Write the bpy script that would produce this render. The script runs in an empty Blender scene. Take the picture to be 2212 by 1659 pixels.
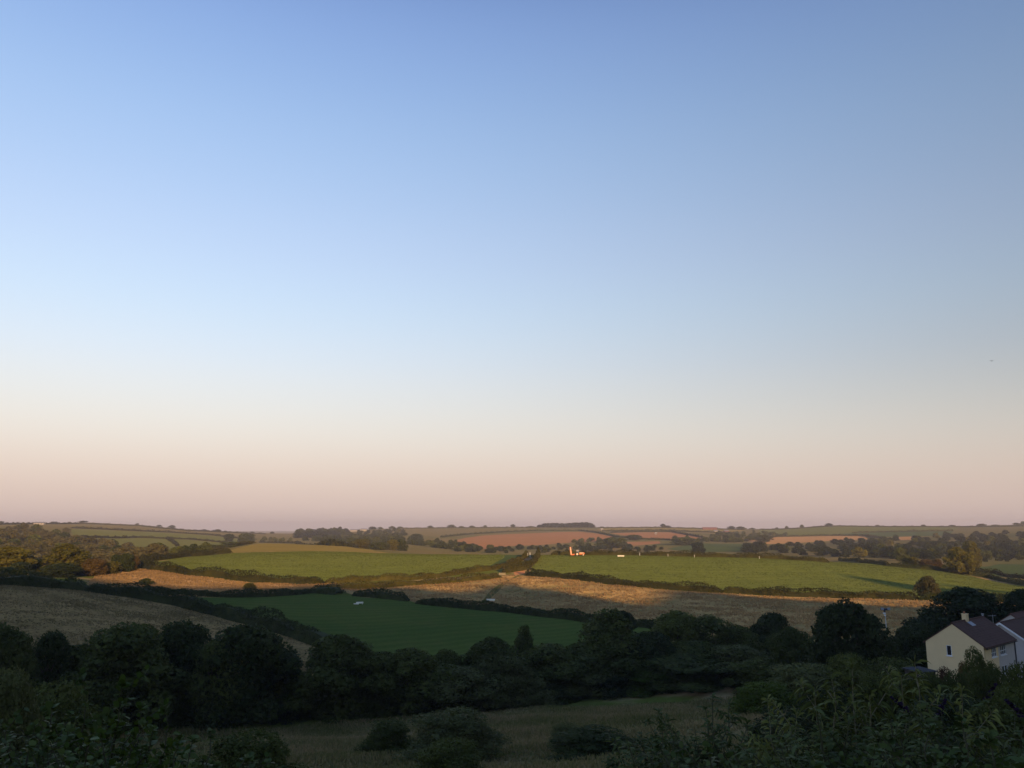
import bpy, math, random
import numpy as np
from mathutils import Vector
from mathutils.geometry import delaunay_2d_cdt

random.seed(7)
rng = np.random.default_rng(11)
SC = bpy.context.scene
COL = SC.collection
R = math.radians

# ------------------------------------------------------------------ camera
PW, PH, FP = 2212.0, 1659.0, 1736.0          # photo measured on a 2212 x 1659 grid
PITCH = R(10.13)
cam_d = bpy.data.cameras.new('camera')
cam = bpy.data.objects.new('camera', cam_d)
COL.objects.link(cam)
cam_d.sensor_width = 36.0
cam_d.lens = 36.0 * FP / PW
cam_d.clip_start = 0.5
cam_d.clip_end = 60000
cam.location = (0, 0, 0)
cam.rotation_euler = (R(90) + PITCH, 0, 0)
SC.camera = cam

# ------------------------------------------------------------------ light
SUN_EL, SUN_AZ = R(9.0), R(17)               # low sun behind the viewer, 17 degrees to the right
SUN = np.array([math.sin(SUN_AZ) * math.cos(SUN_EL), -math.cos(SUN_AZ) * math.cos(SUN_EL), math.sin(SUN_EL)])
sun_l = bpy.data.lights.new('sun', 'SUN')
sun_l.energy = 5.0
sun_l.color = (1.0, 0.60, 0.24)
sun_l.angle = R(0.5)
sun = bpy.data.objects.new('sun', sun_l)
COL.objects.link(sun)
sun.rotation_euler = Vector(SUN).to_track_quat('Z', 'Y').to_euler()

world = bpy.data.worlds.new('World')
SC.world = world
world.use_nodes = True
wn, wl = world.node_tree.nodes, world.node_tree.links
wn.clear()
SKY_STRENGTH = 0.10
sky = wn.new('ShaderNodeTexSky')
sky.sky_type = 'NISHITA'
sky.sun_disc = False
sky.sun_elevation = SUN_EL
sky.sun_rotation = math.pi - SUN_AZ
sky.air_density = 1.0
sky.dust_density = 1.2
sky.ozone_density = 1.5
geo = wn.new('ShaderNodeTexCoord')
sep = wn.new('ShaderNodeSeparateXYZ')
wl.new(geo.outputs['Generated'], sep.inputs[0])
# a clear evening sky: dusty pink by the horizon, cream, pale blue, blue (colour by height only)
ramp = wn.new('ShaderNodeValToRGB')
ramp.color_ramp.interpolation = 'B_SPLINE'
def lin(c):
    return tuple(((v / 255) / 12.92 if v <= 10 else (((v / 255) + 0.055) / 1.055) ** 2.4) for v in c)
SKYROWS = [(1150, (206, 184, 179)), (1097, (222, 198, 187)), (1030, (233, 212, 197)), (955, (236, 228, 217)), (880, (229, 230, 227)),
           (790, (216, 227, 238)), (680, (199, 221, 243)), (570, (188, 210, 241)),
           (440, (172, 199, 236)), (296, (157, 188, 230)), (150, (141, 173, 222)), (0, (127, 158, 212)), (-500, (90, 120, 176))]
els = ramp.color_ramp.elements
while len(els) > 1:
    els.remove(els[0])
for i, (row, c) in enumerate(SKYROWS):
    a = PITCH + math.atan((829.5 - row) / FP)
    p = max(0.0, math.sin(a))
    e = els[0] if i == 0 else els.new(p)
    e.position = p
    l = lin(c)
    e.color = (l[0], l[1], l[2], 1)
wl.new(sep.outputs['Z'], ramp.inputs[0])
# brighter towards the left of the view, as the evening sky is
def wmath(op, x, y):
    n = wn.new('ShaderNodeMath'); n.operation = op
    for i, v in enumerate((x, y)):
        if isinstance(v, (int, float)): n.inputs[i].default_value = v
        else: wl.new(v, n.inputs[i])
    return n.outputs[0]
mr = wn.new('ShaderNodeMapRange')
mr.interpolation_type = 'SMOOTHSTEP'
mr.inputs['From Min'].default_value = -0.02
mr.inputs['From Max'].default_value = 0.22
mr.inputs['To Min'].default_value = 0.12
mr.inputs['To Max'].default_value = 1.0
wl.new(sep.outputs['Z'], mr.inputs['Value'])
xs_ = wmath('MAXIMUM', wmath('MINIMUM', sep.outputs['X'], 0.8), -0.8)
sq_ = wmath('MULTIPLY', wmath('MULTIPLY', xs_, xs_), -0.5)
side = wmath('POWER', 2.71828, wmath('MULTIPLY', wmath('ADD', wmath('MULTIPLY', xs_, -0.53), sq_), mr.outputs[0]))
vm = wn.new('ShaderNodeVectorMath'); vm.operation = 'SCALE'
wl.new(ramp.outputs[0], vm.inputs[0]); wl.new(side, vm.inputs['Scale'])
vs = wn.new('ShaderNodeVectorMath'); vs.operation = 'SCALE'
vs.inputs['Scale'].default_value = 1.0 / SKY_STRENGTH
wl.new(vm.outputs[0], vs.inputs[0])
mx = wn.new('ShaderNodeMix'); mx.data_type = 'RGBA'
mx.inputs['Factor'].default_value = 0.97
wl.new(sky.outputs[0], mx.inputs['A']); wl.new(vs.outputs[0], mx.inputs['B'])
bg = wn.new('ShaderNodeBackground'); bg.inputs['Strength'].default_value = SKY_STRENGTH
wl.new(mx.outputs['Result'], bg.inputs['Color'])
wo = wn.new('ShaderNodeOutputWorld'); wl.new(bg.outputs[0], wo.inputs['Surface'])

vsn = SC.view_settings
vsn.view_transform = 'Standard'; vsn.look = 'None'; vsn.gamma = 1; vsn.exposure = 0.0
vsn.use_curve_mapping = False
SC.cycles.max_bounces = 5
SC.cycles.diffuse_bounces = 3
SC.cycles.transmission_bounces = 3
SC.cycles.volume_bounces = 0
SC.cycles.use_denoising = True

# ------------------------------------------------------------------ helpers
def K_den(row):
    v = (829.5 - row) / FP
    den = math.cos(PITCH) - v * math.sin(PITCH)
    return (math.sin(PITCH) + v * math.cos(PITCH)) / den, den
def zrow(row, Y):
    return K_den(row)[0] * Y
def tcol(x, row=1200.0):
    return ((x - 1106.0) / FP) / K_den(row)[1]

def link(o, parent=None):
    COL.objects.link(o)
    if parent is not None:
        o.parent = parent
    return o
def mesh_np(name, V, F, mat=None, smooth=False, midx=None, mats=None):
    V = np.asarray(V, dtype=np.float32); F = np.asarray(F, dtype=np.int32)
    me = bpy.data.meshes.new(name)
    n, k = F.shape
    me.vertices.add(len(V)); me.loops.add(n * k); me.polygons.add(n)
    me.vertices.foreach_set('co', V.ravel())
    me.loops.foreach_set('vertex_index', F.ravel())
    me.polygons.foreach_set('loop_start', np.arange(0, n * k, k, dtype=np.int32))
    if midx is not None:
        me.polygons.foreach_set('material_index', np.asarray(midx, dtype=np.int32))
    me.polygons.foreach_set('use_smooth', np.full(n, bool(smooth)))
    me.update(calc_edges=True)
    for m in (mats or ([mat] if mat else [])):
        me.materials.append(m)
    return me
def obj(name, me, parent=None, loc=None):
    o = bpy.data.objects.new(name, me)
    link(o, parent)
    if loc is not None:
        o.location = loc
    return o
def tag(o, label, cat, group=None, kind=None):
    if label: o['label'] = label
    if cat: o['category'] = cat
    if group: o['group'] = group
    if kind: o['kind'] = kind
    return o
def empty(name, loc, rz=0.0):
    o = bpy.data.objects.new(name, None)
    link(o); o.location = loc; o.rotation_euler = (0, 0, rz)
    o.empty_display_size = 0.5
    return o
class MB:
    """collects boxes, tubes and prisms, quads only"""
    def __init__(s): s.v = []; s.f = []
    def add(s, v, f):
        b = len(s.v); s.v += [tuple(p) for p in v]; s.f += [tuple(i + b for i in q) for q in f]; return s
    def box(s, x0, y0, z0, x1, y1, z1):
        return s.add([(x0,y0,z0),(x1,y0,z0),(x1,y1,z0),(x0,y1,z0),(x0,y0,z1),(x1,y0,z1),(x1,y1,z1),(x0,y1,z1)],
                     [(0,3,2,1),(4,5,6,7),(0,1,5,4),(1,2,6,5),(2,3,7,6),(3,0,4,7)])
    def tube(s, a, b, r0, r1=None, n=8):
        r1 = r0 if r1 is None else r1
        a = Vector(a); b = Vector(b); d = (b - a).normalized()
        u = d.orthogonal().normalized(); w = d.cross(u)
        vs = []
        for c, rr in ((a, r0), (b, r1)):
            for i in range(n):
                t = 2 * math.pi * i / n
                vs.append(c + (u * math.cos(t) + w * math.sin(t)) * rr)
        fs = [(i, (i + 1) % n, n + (i + 1) % n, n + i) for i in range(n)]
        k = n // 2
        for i in range(k - 1):
            fs.append((0, n - 1 - i, n - 2 - i, i + 1) if False else (i, i + 1, n - 2 - i, n - 1 - i))
            fs.append((n + i, n + n - 1 - i, n + n - 2 - i, n + i + 1))
        return s.add(vs, fs)
    def hexa(s, p):          # eight points: bottom ring, top ring
        return s.add(p, [(0,3,2,1),(4,5,6,7),(0,1,5,4),(1,2,6,5),(2,3,7,6),(3,0,4,7)])
    def mesh(s, name, mat, smooth=False):
        return mesh_np(name, s.v, s.f, mat, smooth)
    def build(s, name, mat, parent=None, smooth=False):
        return obj(name, s.mesh(name, mat, smooth), parent)

# ------------------------------------------------------------------ materials
def new_mat(name):
    m = bpy.data.materials.new(name); m.use_nodes = True
    m.node_tree.nodes.clear()
    return m, m.node_tree.nodes, m.node_tree.links
def math_node(N, L, op, a, b):
    n = N.new('ShaderNodeMath'); n.operation = op
    for i, v in enumerate((a, b)):
        if isinstance(v, (int, float)): n.inputs[i].default_value = v
        else: L.new(v, n.inputs[i])
    return n.outputs[0]
def leaf_mat(name, c1, c2, trans=0.25, scale=0.35, rough=0.7, spec=0.1):
    """foliage: leaves differ one by one, clump by clump and tree by tree"""
    m, N, L = new_mat(name)
    g = N.new('ShaderNodeNewGeometry'); oi = N.new('ShaderNodeObjectInfo')
    no = N.new('ShaderNodeTexNoise'); no.inputs['Scale'].default_value = scale; no.inputs['Detail'].default_value = 3
    L.new(g.outputs['Position'], no.inputs['Vector'])
    f = math_node(N, L, 'MULTIPLY', g.outputs['Random Per Island'], 0.45)
    f = math_node(N, L, 'ADD', f, math_node(N, L, 'MULTIPLY', math_node(N, L, 'SUBTRACT', oi.outputs['Random'], 0.2), 0.6))
    f2 = math_node(N, L, 'MULTIPLY', math_node(N, L, 'SUBTRACT', no.outputs[0], 0.5), 1.4)
    f = math_node(N, L, 'ADD', f, f2); f = math_node(N, L, 'ADD', f, 0.1)
    mix = N.new('ShaderNodeMix'); mix.data_type = 'RGBA'
    L.new(f, mix.inputs['Factor']); mix.inputs['A'].default_value = (*c1, 1); mix.inputs['B'].default_value = (*c2, 1)
    p = N.new('ShaderNodeBsdfPrincipled')
    L.new(mix.outputs['Result'], p.inputs['Base Color'])
    p.inputs['Roughness'].default_value = rough
    p.inputs['Specular IOR Level'].default_value = spec
    t = N.new('ShaderNodeBsdfTranslucent'); L.new(mix.outputs['Result'], t.inputs[0])
    ms = N.new('ShaderNodeMixShader'); ms.inputs[0].default_value = trans
    L.new(p.outputs[0], ms.inputs[1]); L.new(t.outputs[0], ms.inputs[2])
    o = N.new('ShaderNodeOutputMaterial'); L.new(ms.outputs[0], o.inputs[0])
    return m
def ground_mat(name, c1, c2, c3=None, s1=0.02, s2=0.25, s3=1.6, bump=0.5, stripe=None, lo=0.35, hi=0.65):
    """fields: broad patches, smaller mottling, tufty relief"""
    m, N, L = new_mat(name)
    g = N.new('ShaderNodeNewGeometry')
    def noise(s, det=4, rgh=0.6):
        n = N.new('ShaderNodeTexNoise'); n.inputs['Scale'].default_value = s
        n.inputs['Detail'].default_value = det; n.inputs['Roughness'].default_value = rgh
        L.new(g.outputs['Position'], n.inputs['Vector']); return n.outputs[0]
    def remap(v, a, b):
        r = N.new('ShaderNodeMapRange'); r.inputs['From Min'].default_value = a; r.inputs['From Max'].default_value = b
        L.new(v, r.inputs['Value']); return r.outputs[0]
    mix = N.new('ShaderNodeMix'); mix.data_type = 'RGBA'
    L.new(remap(noise(s1, 5), lo, hi), mix.inputs['Factor'])
    mix.inputs['A'].default_value = (*c1, 1); mix.inputs['B'].default_value = (*c2, 1)
    col = mix.outputs['Result']
    if c3:
        m2 = N.new('ShaderNodeMix'); m2.data_type = 'RGBA'
        L.new(remap(noise(s2, 4, 0.7), 0.5, 0.75), m2.inputs['Factor'])
        L.new(col, m2.inputs['A']); m2.inputs['B'].default_value = (*c3, 1); col = m2.outputs['Result']
    n3 = noise(s3, 3, 0.7)
    hv = N.new('ShaderNodeHueSaturation'); L.new(col, hv.inputs['Color'])
    val = math_node(N, L, 'ADD', math_node(N, L, 'MULTIPLY', n3, 0.6), 0.7)
    if stripe:                       # drilled rows / tramlines
        w = N.new('ShaderNodeTexWave'); w.wave_type = 'BANDS'; w.bands_direction = 'X'
        mp = N.new('ShaderNodeMapping'); mp.inputs['Rotation'].default_value = (0, 0, R(stripe[0]))
        L.new(g.outputs['Position'], mp.inputs['Vector']); L.new(mp.outputs[0], w.inputs['Vector'])
        w.inputs['Scale'].default_value = stripe[1]; w.inputs['Distortion'].default_value = 1.5
        w.inputs['Detail Scale'].default_value = 0.3
        val = math_node(N, L, 'ADD', val, math_node(N, L, 'MULTIPLY', math_node(N, L, 'SUBTRACT', w.outputs['Fac'], 0.5), stripe[2]))
    L.new(val, hv.inputs['Value'])
    d = N.new('ShaderNodeBsdfDiffuse'); d.inputs['Roughness'].default_value = 0.8
    L.new(hv.outputs[0], d.inputs['Color'])
    b = N.new('ShaderNodeBump'); b.inputs['Strength'].default_value = bump; b.inputs['Distance'].default_value = 0.3
    L.new(n3, b.inputs['Height']); L.new(b.outputs[0], d.inputs['Normal'])
    o = N.new('ShaderNodeOutputMaterial'); L.new(d.outputs[0], o.inputs[0])
    return m
def plain(name, c, rough=0.7, spec=0.3, var=0.12, scale=3.0, metal=0.0, bump=0.0):
    m, N, L = new_mat(name)
    tc = N.new('ShaderNodeTexCoord'); no = N.new('ShaderNodeTexNoise')
    no.inputs['Scale'].default_value = scale; no.inputs['Detail'].default_value = 5
    L.new(tc.outputs['Object'], no.inputs['Vector'])
    hv = N.new('ShaderNodeHueSaturation'); hv.inputs['Color'].default_value = (*c, 1)
    L.new(math_node(N, L, 'ADD', math_node(N, L, 'MULTIPLY', no.outputs[0], 2 * var), 1 - var), hv.inputs['Value'])
    p = N.new('ShaderNodeBsdfPrincipled'); L.new(hv.outputs[0], p.inputs['Base Color'])
    p.inputs['Roughness'].default_value = rough; p.inputs['Specular IOR Level'].default_value = spec
    p.inputs['Metallic'].default_value = metal
    if bump:
        b = N.new('ShaderNodeBump'); b.inputs['Strength'].default_value = bump; b.inputs['Distance'].default_value = 0.02
        n2 = N.new('ShaderNodeTexNoise'); n2.inputs['Scale'].default_value = scale * 12; L.new(tc.outputs['Object'], n2.inputs['Vector'])
        L.new(n2.outputs[0], b.inputs['Height']); L.new(b.outputs[0], p.inputs['Normal'])
    o = N.new('ShaderNodeOutputMaterial'); L.new(p.outputs[0], o.inputs[0])
    return m

LF = dict(
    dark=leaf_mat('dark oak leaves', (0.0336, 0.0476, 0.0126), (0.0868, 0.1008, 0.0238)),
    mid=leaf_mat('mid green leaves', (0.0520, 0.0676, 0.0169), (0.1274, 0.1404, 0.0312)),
    willow=leaf_mat('grey green willow leaves', (0.0688, 0.0800, 0.0275), (0.1313, 0.1400, 0.0438)),
    bright=leaf_mat('bright green leaves', (0.04, 0.07, 0.01), (0.09, 0.12, 0.015)),
    gold=leaf_mat('oak leaves with painted sunlight', (0.0690, 0.0713, 0.0138), (0.1840, 0.1610, 0.0253)),  # yellow of the low sunlight is put into the leaf colour
    rust=leaf_mat('russet leaves', (0.06, 0.045, 0.018), (0.14, 0.095, 0.03)),
    pine=leaf_mat('pine needles', (0.022, 0.03, 0.016), (0.042, 0.052, 0.025), trans=0.1),
    ever_shade=leaf_mat('evergreen and shade-dark leaves', (0.0189, 0.0297, 0.0108), (0.0486, 0.0621, 0.0189), trans=0.12),  # evergreens; also a dark leaf colour standing in for shade in woods
    umber=leaf_mat('dull brown green leaves', (0.0585, 0.0572, 0.0234), (0.1430, 0.1274, 0.0442)),
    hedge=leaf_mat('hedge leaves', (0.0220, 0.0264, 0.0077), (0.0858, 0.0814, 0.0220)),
    hedge_sun_tint=leaf_mat('hedge leaves with painted sun', (0.036, 0.037, 0.010), (0.125, 0.112, 0.026)),  # brighter copy of the hedge leaves, sunlight put into the colour
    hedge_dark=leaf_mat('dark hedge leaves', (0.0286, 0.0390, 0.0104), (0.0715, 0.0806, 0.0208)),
    hazel=leaf_mat('hazel leaves', (0.0450, 0.0700, 0.0175), (0.1063, 0.1438, 0.0375), scale=1.2, rough=0.6, spec=0.15),
    budd=leaf_mat('buddleia leaves', (0.0405, 0.0594, 0.0162), (0.1013, 0.1242, 0.0351), scale=1.2, rough=0.65, spec=0.14),
    reed=leaf_mat('pale lance leaves', (0.0770, 0.0935, 0.0220), (0.1870, 0.1980, 0.0495), scale=1.2, rough=0.65, spec=0.14),
    copper=leaf_mat('copper hedge leaves', (0.03, 0.018, 0.012), (0.07, 0.035, 0.02)),
)
BARK = plain('bark', (0.09, 0.07, 0.055), 0.9, 0.1, 0.3, 1.5)
STEM = plain('green brown stem', (0.06, 0.058, 0.028), 0.7, 0.2, 0.2, 4)

# ------------------------------------------------------------------ terrain
COLS = [-500, 0, 180, 300, 430, 550, 700, 900, 1106, 1300, 1500, 1700, 1850, 2000, 2212, 2700]
NEAR = [  # radius, z at each third of the view (left, centre, right)
    (5, -5.2, -5.2, -5.2), (10, -5.7, -5.8, -5.6), (16, -6.6, -6.9, -6.4), (25, -8.7, -9.2, -7.9), (40, -12.4, -12.8, -10.6),
    (60, -16.8, -17.3, -14.3), (80, -20.6, -21.0, -17.3), (100, -24.0, -24.4, -19.2), (125, -27.8, -28.0, -23.5)]
FAR = {  # radius: photo row the ground shows at, per column
    150:  [1500,1500,1500,1502,1506,1512,1514,1512,1506,1500,1496,1490,1482,1472,1466,1460],
    190:  [1392,1392,1398,1408,1416,1422,1426,1427,1424,1416,1408,1401,1396,1391,1386,1380],
    230:  [1310,1312,1324,1338,1350,1358,1366,1368,1365,1360,1355,1350,1350,1350,1346,1340],
    270:  [1262,1268,1280,1292,1306,1314,1322,1325,1325,1322,1320,1319,1320,1322,1322,1322],
    305:  [1252,1256,1262,1270,1282,1290,1296,1300,1304,1300,1296,1300,1306,1308,1308,1310],
    335:  [1248,1249,1252,1256,1266,1274,1278,1280,1280,1276,1282,1291,1296,1299,1301,1302],
    370:  [1250,1248,1244,1240,1249,1260,1264,1262,1252,1258,1271,1281,1286,1289,1294,1298],
    410:  [1252,1248,1240,1226,1234,1241,1244,1244,1238,1240,1251,1262,1268,1276,1286,1292],
    450:  [1250,1246,1238,1216,1218,1220,1222,1223,1222,1222,1230,1242,1250,1262,1280,1288],
    520:  [1246,1243,1236,1210,1202,1198,1197,1199,1199,1200,1203,1210,1222,1240,1270,1282],
    600:  [1240,1238,1232,1210,1198,1189,1189,1198,1204,1204,1206,1211,1218,1230,1262,1272],
    720:  [1224,1220,1216,1206,1196,1178,1180,1200,1210,1210,1212,1213,1214,1220,1246,1252],
    850:  [1200,1196,1196,1204,1198,1174,1178,1198,1208,1210,1211,1212,1211,1212,1234,1238],
    1000: [1180,1176,1182,1196,1192,1182,1184,1190,1200,1204,1204,1204,1203,1204,1220,1222],
    1300: [1156,1154,1163,1178,1180,1180,1181,1179,1187,1191,1190,1189,1188,1188,1194,1196],
    1700: [1141,1140,1150,1158,1165,1172,1172,1167,1172,1175,1174,1174,1172,1170,1167,1166],
    2200: [1133,1133,1139,1146,1154,1163,1163,1157,1157,1157,1158,1160,1159,1155,1151,1149],
    2800: [1130,1130,1133,1139,1147,1156,1157,1149,1147,1146,1148,1150,1147,1143,1142,1141],
    3500: [1129,1129,1130,1135,1146,1152,1151,1142,1139,1139,1140,1141,1138,1136,1134,1134],
    4500: [1131,1131,1132,1137,1147,1153,1153,1144,1141,1141,1142,1143,1140,1138,1137,1137],
    7000: [1140,1140,1140,1142,1150,1155,1155,1150,1147,1147,1147,1147,1146,1145,1144,1144],
    15000:[1147] * 16,
}
SKYLINE = [(-500,1129),(0,1130),(96,1130),(177,1128.5),(300,1134),(409,1145),(500,1149),(573,1152),(622,1153),(700,1149),(752,1145),
           (870,1140.6),(1094,1138.5),(1288,1139),(1424,1138),(1500,1140),(1626,1143),(1680,1142),(1729,1139.5),(1770,1136.5),(1810,1134.5),
           (1895,1136),(2072,1136.3),(2130,1135.5),(2212,1133),(2700,1130)]
def cubic(xk, yk, x):
    """monotone (pchip) cubic interpolation, yk may be 2-D (knots, n)"""
    xk = np.asarray(xk, float); yk = np.asarray(yk, float)
    if yk.ndim == 1: yk = yk[:, None]
    h = np.diff(xk)[:, None]; d = np.diff(yk, axis=0) / h
    m = np.zeros_like(yk)
    w1 = 2 * h[1:] + h[:-1]; w2 = h[1:] + 2 * h[:-1]
    ok = d[1:] * d[:-1] > 0
    with np.errstate(divide='ignore', invalid='ignore'):
        mm = (w1 + w2) / (w1 / d[:-1] + w2 / d[1:])
    m[1:-1] = np.where(ok, mm, 0); m[0] = d[0]; m[-1] = d[-1]
    i = np.clip(np.searchsorted(xk, x) - 1, 0, len(xk) - 2)
    t = ((x - xk[i]) / (xk[i + 1] - xk[i]))[:, None]; t = np.clip(t, 0, 1)
    hh = (xk[i + 1] - xk[i])[:, None]
    return ((2*t**3-3*t**2+1)*yk[i] + (t**3-2*t**2+t)*hh*m[i] + (-2*t**3+3*t**2)*yk[i+1] + (t**3-t**2)*hh*m[i+1])
TH_COL = np.array([math.atan(tcol(c)) for c in COLS])
rad = [r for r, *_ in NEAR] + sorted(FAR)
ztab = np.zeros((len(rad), len(COLS)))
for i, (r, a, b, c) in enumerate(NEAR):
    ztab[i] = np.interp(COLS, [0, 1000, 2050], [a, b, c])
for i, r in enumerate(sorted(FAR)):
    for j, row in enumerate(FAR[r]):
        ztab[len(NEAR) + i, j] = zrow(row, r * math.cos(TH_COL[j]))
TH_F = np.linspace(R(-62), R(62), 500)
LR_F = np.linspace(math.log(5), math.log(15000), 900)
za = cubic(TH_COL, ztab.T, np.clip(TH_F, TH_COL[0], TH_COL[-1])).T           # rad x theta
ZF = cubic(np.log(rad), za, LR_F)                                            # lr x theta
def blur(a, n, ax):
    k = np.hanning(2 * n + 3)[1:-1]; k /= k.sum()
    p = [(0, 0), (0, 0)]; p[ax] = (n, n)
    return np.apply_along_axis(lambda v: np.convolve(v, k, 'valid'), ax, np.pad(a, p, mode='edge'))
ZF = blur(blur(ZF, 5, 0), 8, 1)
sky_r = np.interp(TH_F, [math.atan(tcol(x)) for x, _ in SKYLINE], [r for _, r in SKYLINE])
want = np.array([zrow(r, 3500 * math.cos(t)) for r, t in zip(sky_r, TH_F)])
i35 = int(np.argmin(abs(LR_F - math.log(3500))))
w = np.clip((LR_F - math.log(2100)) / (math.log(3500) - math.log(2100)), 0, 1); w = w * w * (3 - 2 * w)
w2 = 1 - np.clip((LR_F - math.log(5000)) / 0.8, 0, 1)
ZF = ZF + (w * w2)[:, None] * (want - ZF[i35])[None, :]

def relief(x, y):
    """small natural unevenness"""
    s = np.zeros_like(x)
    for k, (a, wl_, ph) in enumerate([(0.9, 61, 0.3), (0.6, 37, 1.9), (0.28, 17, 4.0), (0.12, 8.3, 2.2)]):
        an = 0.7 + k * 1.3
        s = s + a * np.sin((x * math.cos(an) + y * math.sin(an)) * 2 * math.pi / wl_ + ph + 1.3 * np.sin(y * 2 * math.pi / (wl_ * 2.3)))
    return s
CREST_Y = -230.0
crest_x = np.array([-2000.0, 2000.0]); crest_z = np.array([30.0, 30.0])
def H(x, y):
    x = np.asarray(x, float); y = np.asarray(y, float)
    r = np.maximum(np.hypot(x, y), 5.001); th = np.arctan2(x, y)
    a = np.clip((np.clip(th, TH_F[0], TH_F[-1]) - TH_F[0]) / (TH_F[1] - TH_F[0]), 0, len(TH_F) - 1.001)
    b = np.clip((np.log(r) - LR_F[0]) / (LR_F[1] - LR_F[0]), 0, len(LR_F) - 1.001)
    i = b.astype(int); j = a.astype(int); fb = b - i; fa = a - j
    z = (ZF[i, j] * (1 - fb) * (1 - fa) + ZF[i + 1, j] * fb * (1 - fa) + ZF[i, j + 1] * (1 - fb) * fa + ZF[i + 1, j + 1] * fb * fa)
    amp = np.clip((r - 30) / 150, 0, 1) * np.clip((1500 - r) / 900, 0, 1) * (0.55 - 0.4 * np.clip((r - 170) / 100, 0, 1) * np.clip((700 - r) / 100, 0, 1))
    z = z + relief(x, y) * amp
    # an unseen spur, added at the right to keep the far wood in shade
    z = z + 62 * np.exp(-((x - 860) / 190) ** 2 - ((y - 560) / 105) ** 2) * np.clip((th - R(34.5)) / R(8), 0, 1)
    # the hill behind the viewer
    d = np.maximum(-y, 0)
    zc = np.interp(x, crest_x, crest_z)
    u = np.clip(d / -CREST_Y, 0, 1); u = u * u * (3 - 2 * u)
    zb = -5.2 - 0.012 * np.clip(np.abs(x) - 20, 0, 600) + (zc + 5.2) * u - np.clip(d + CREST_Y, 0, 1500) * 0.03
    wgt = np.clip((np.abs(th) - R(48)) / R(30), 0, 1); wgt = wgt * wgt * (3 - 2 * wgt)
    far = np.clip((r - 2500) / 6000, 0, 1)
    return z * (1 - wgt) + (zb * (1 - far) + far * (-15)) * wgt
def Hs(x, y): return float(H(np.array([x]), np.array([y]))[0])
RR = np.exp(np.linspace(math.log(7), math.log(6500), 3000))
def pix(px, row, r=None):
    """ground point seen at a photo position, or at column px and radius r"""
    k, den = K_den(row)
    t = ((px - 1106.0) / FP) / den
    if r is not None:
        th = math.atan(tcol(px)); x, y = r * math.sin(th), r * math.cos(th)
        return Vector((x, y, Hs(x, y)))
    cth = 1 / math.hypot(1, t)
    Y = RR * cth; X = Y * t
    dz = k * Y - H(X, Y)
    hit = np.nonzero(dz <= 0)[0]
    i = hit[0] if len(hit) else len(RR) - 1
    if i > 0 and len(hit):
        f = dz[i - 1] / (dz[i - 1] - dz[i]); Yh = Y[i - 1] + f * (Y[i] - Y[i - 1])
    else:
        return pix(px, row, 3400)
    return Vector((Yh * t, Yh, Hs(Yh * t, Yh)))
def P(p):
    return pix(p[0], 1200, p[2]) if len(p) == 3 else pix(p[0], p[1])

# crest behind the viewer: its outline throws the shadow edge across the fields
EDGE = [(-400,1256),(0,1250),(130,1252),(190,1262),(330,1270),(560,1271),(640,1266),(760,1275),(820,1268),(900,1275),(960,1281),(1010,1270),(1050,1258),
        (1085,1262),(1110,1284),(1180,1298),(1260,1309),(1320,1306),(1372,1303),(1384,1284),(1405,1270),(1440,1275),(1500,1280),(1580,1289),(1650,1296),(1750,1304),
        (1830,1309),(1900,1317),(1990,1326),(2100,1320),(2300,1312)]
cx, cz = [], []
for e in EDGE:
    p = pix(*e)
    k = (p.y - CREST_Y) / -SUN[1]
    cx.append(p.x + SUN[0] * k); cz.append(p.z + SUN[2] * k)
o_ = np.argsort(cx); cx = np.array(cx)[o_]; cz = np.array(cz)[o_]
crest_x = np.concatenate([[-1500, cx[0] - 60], cx, [cx[-1] + 60, 2000]])
crest_z = np.concatenate([[cz[0] - 4, cz[0]], cz, [cz[-1], cz[-1] - 4]])

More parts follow.
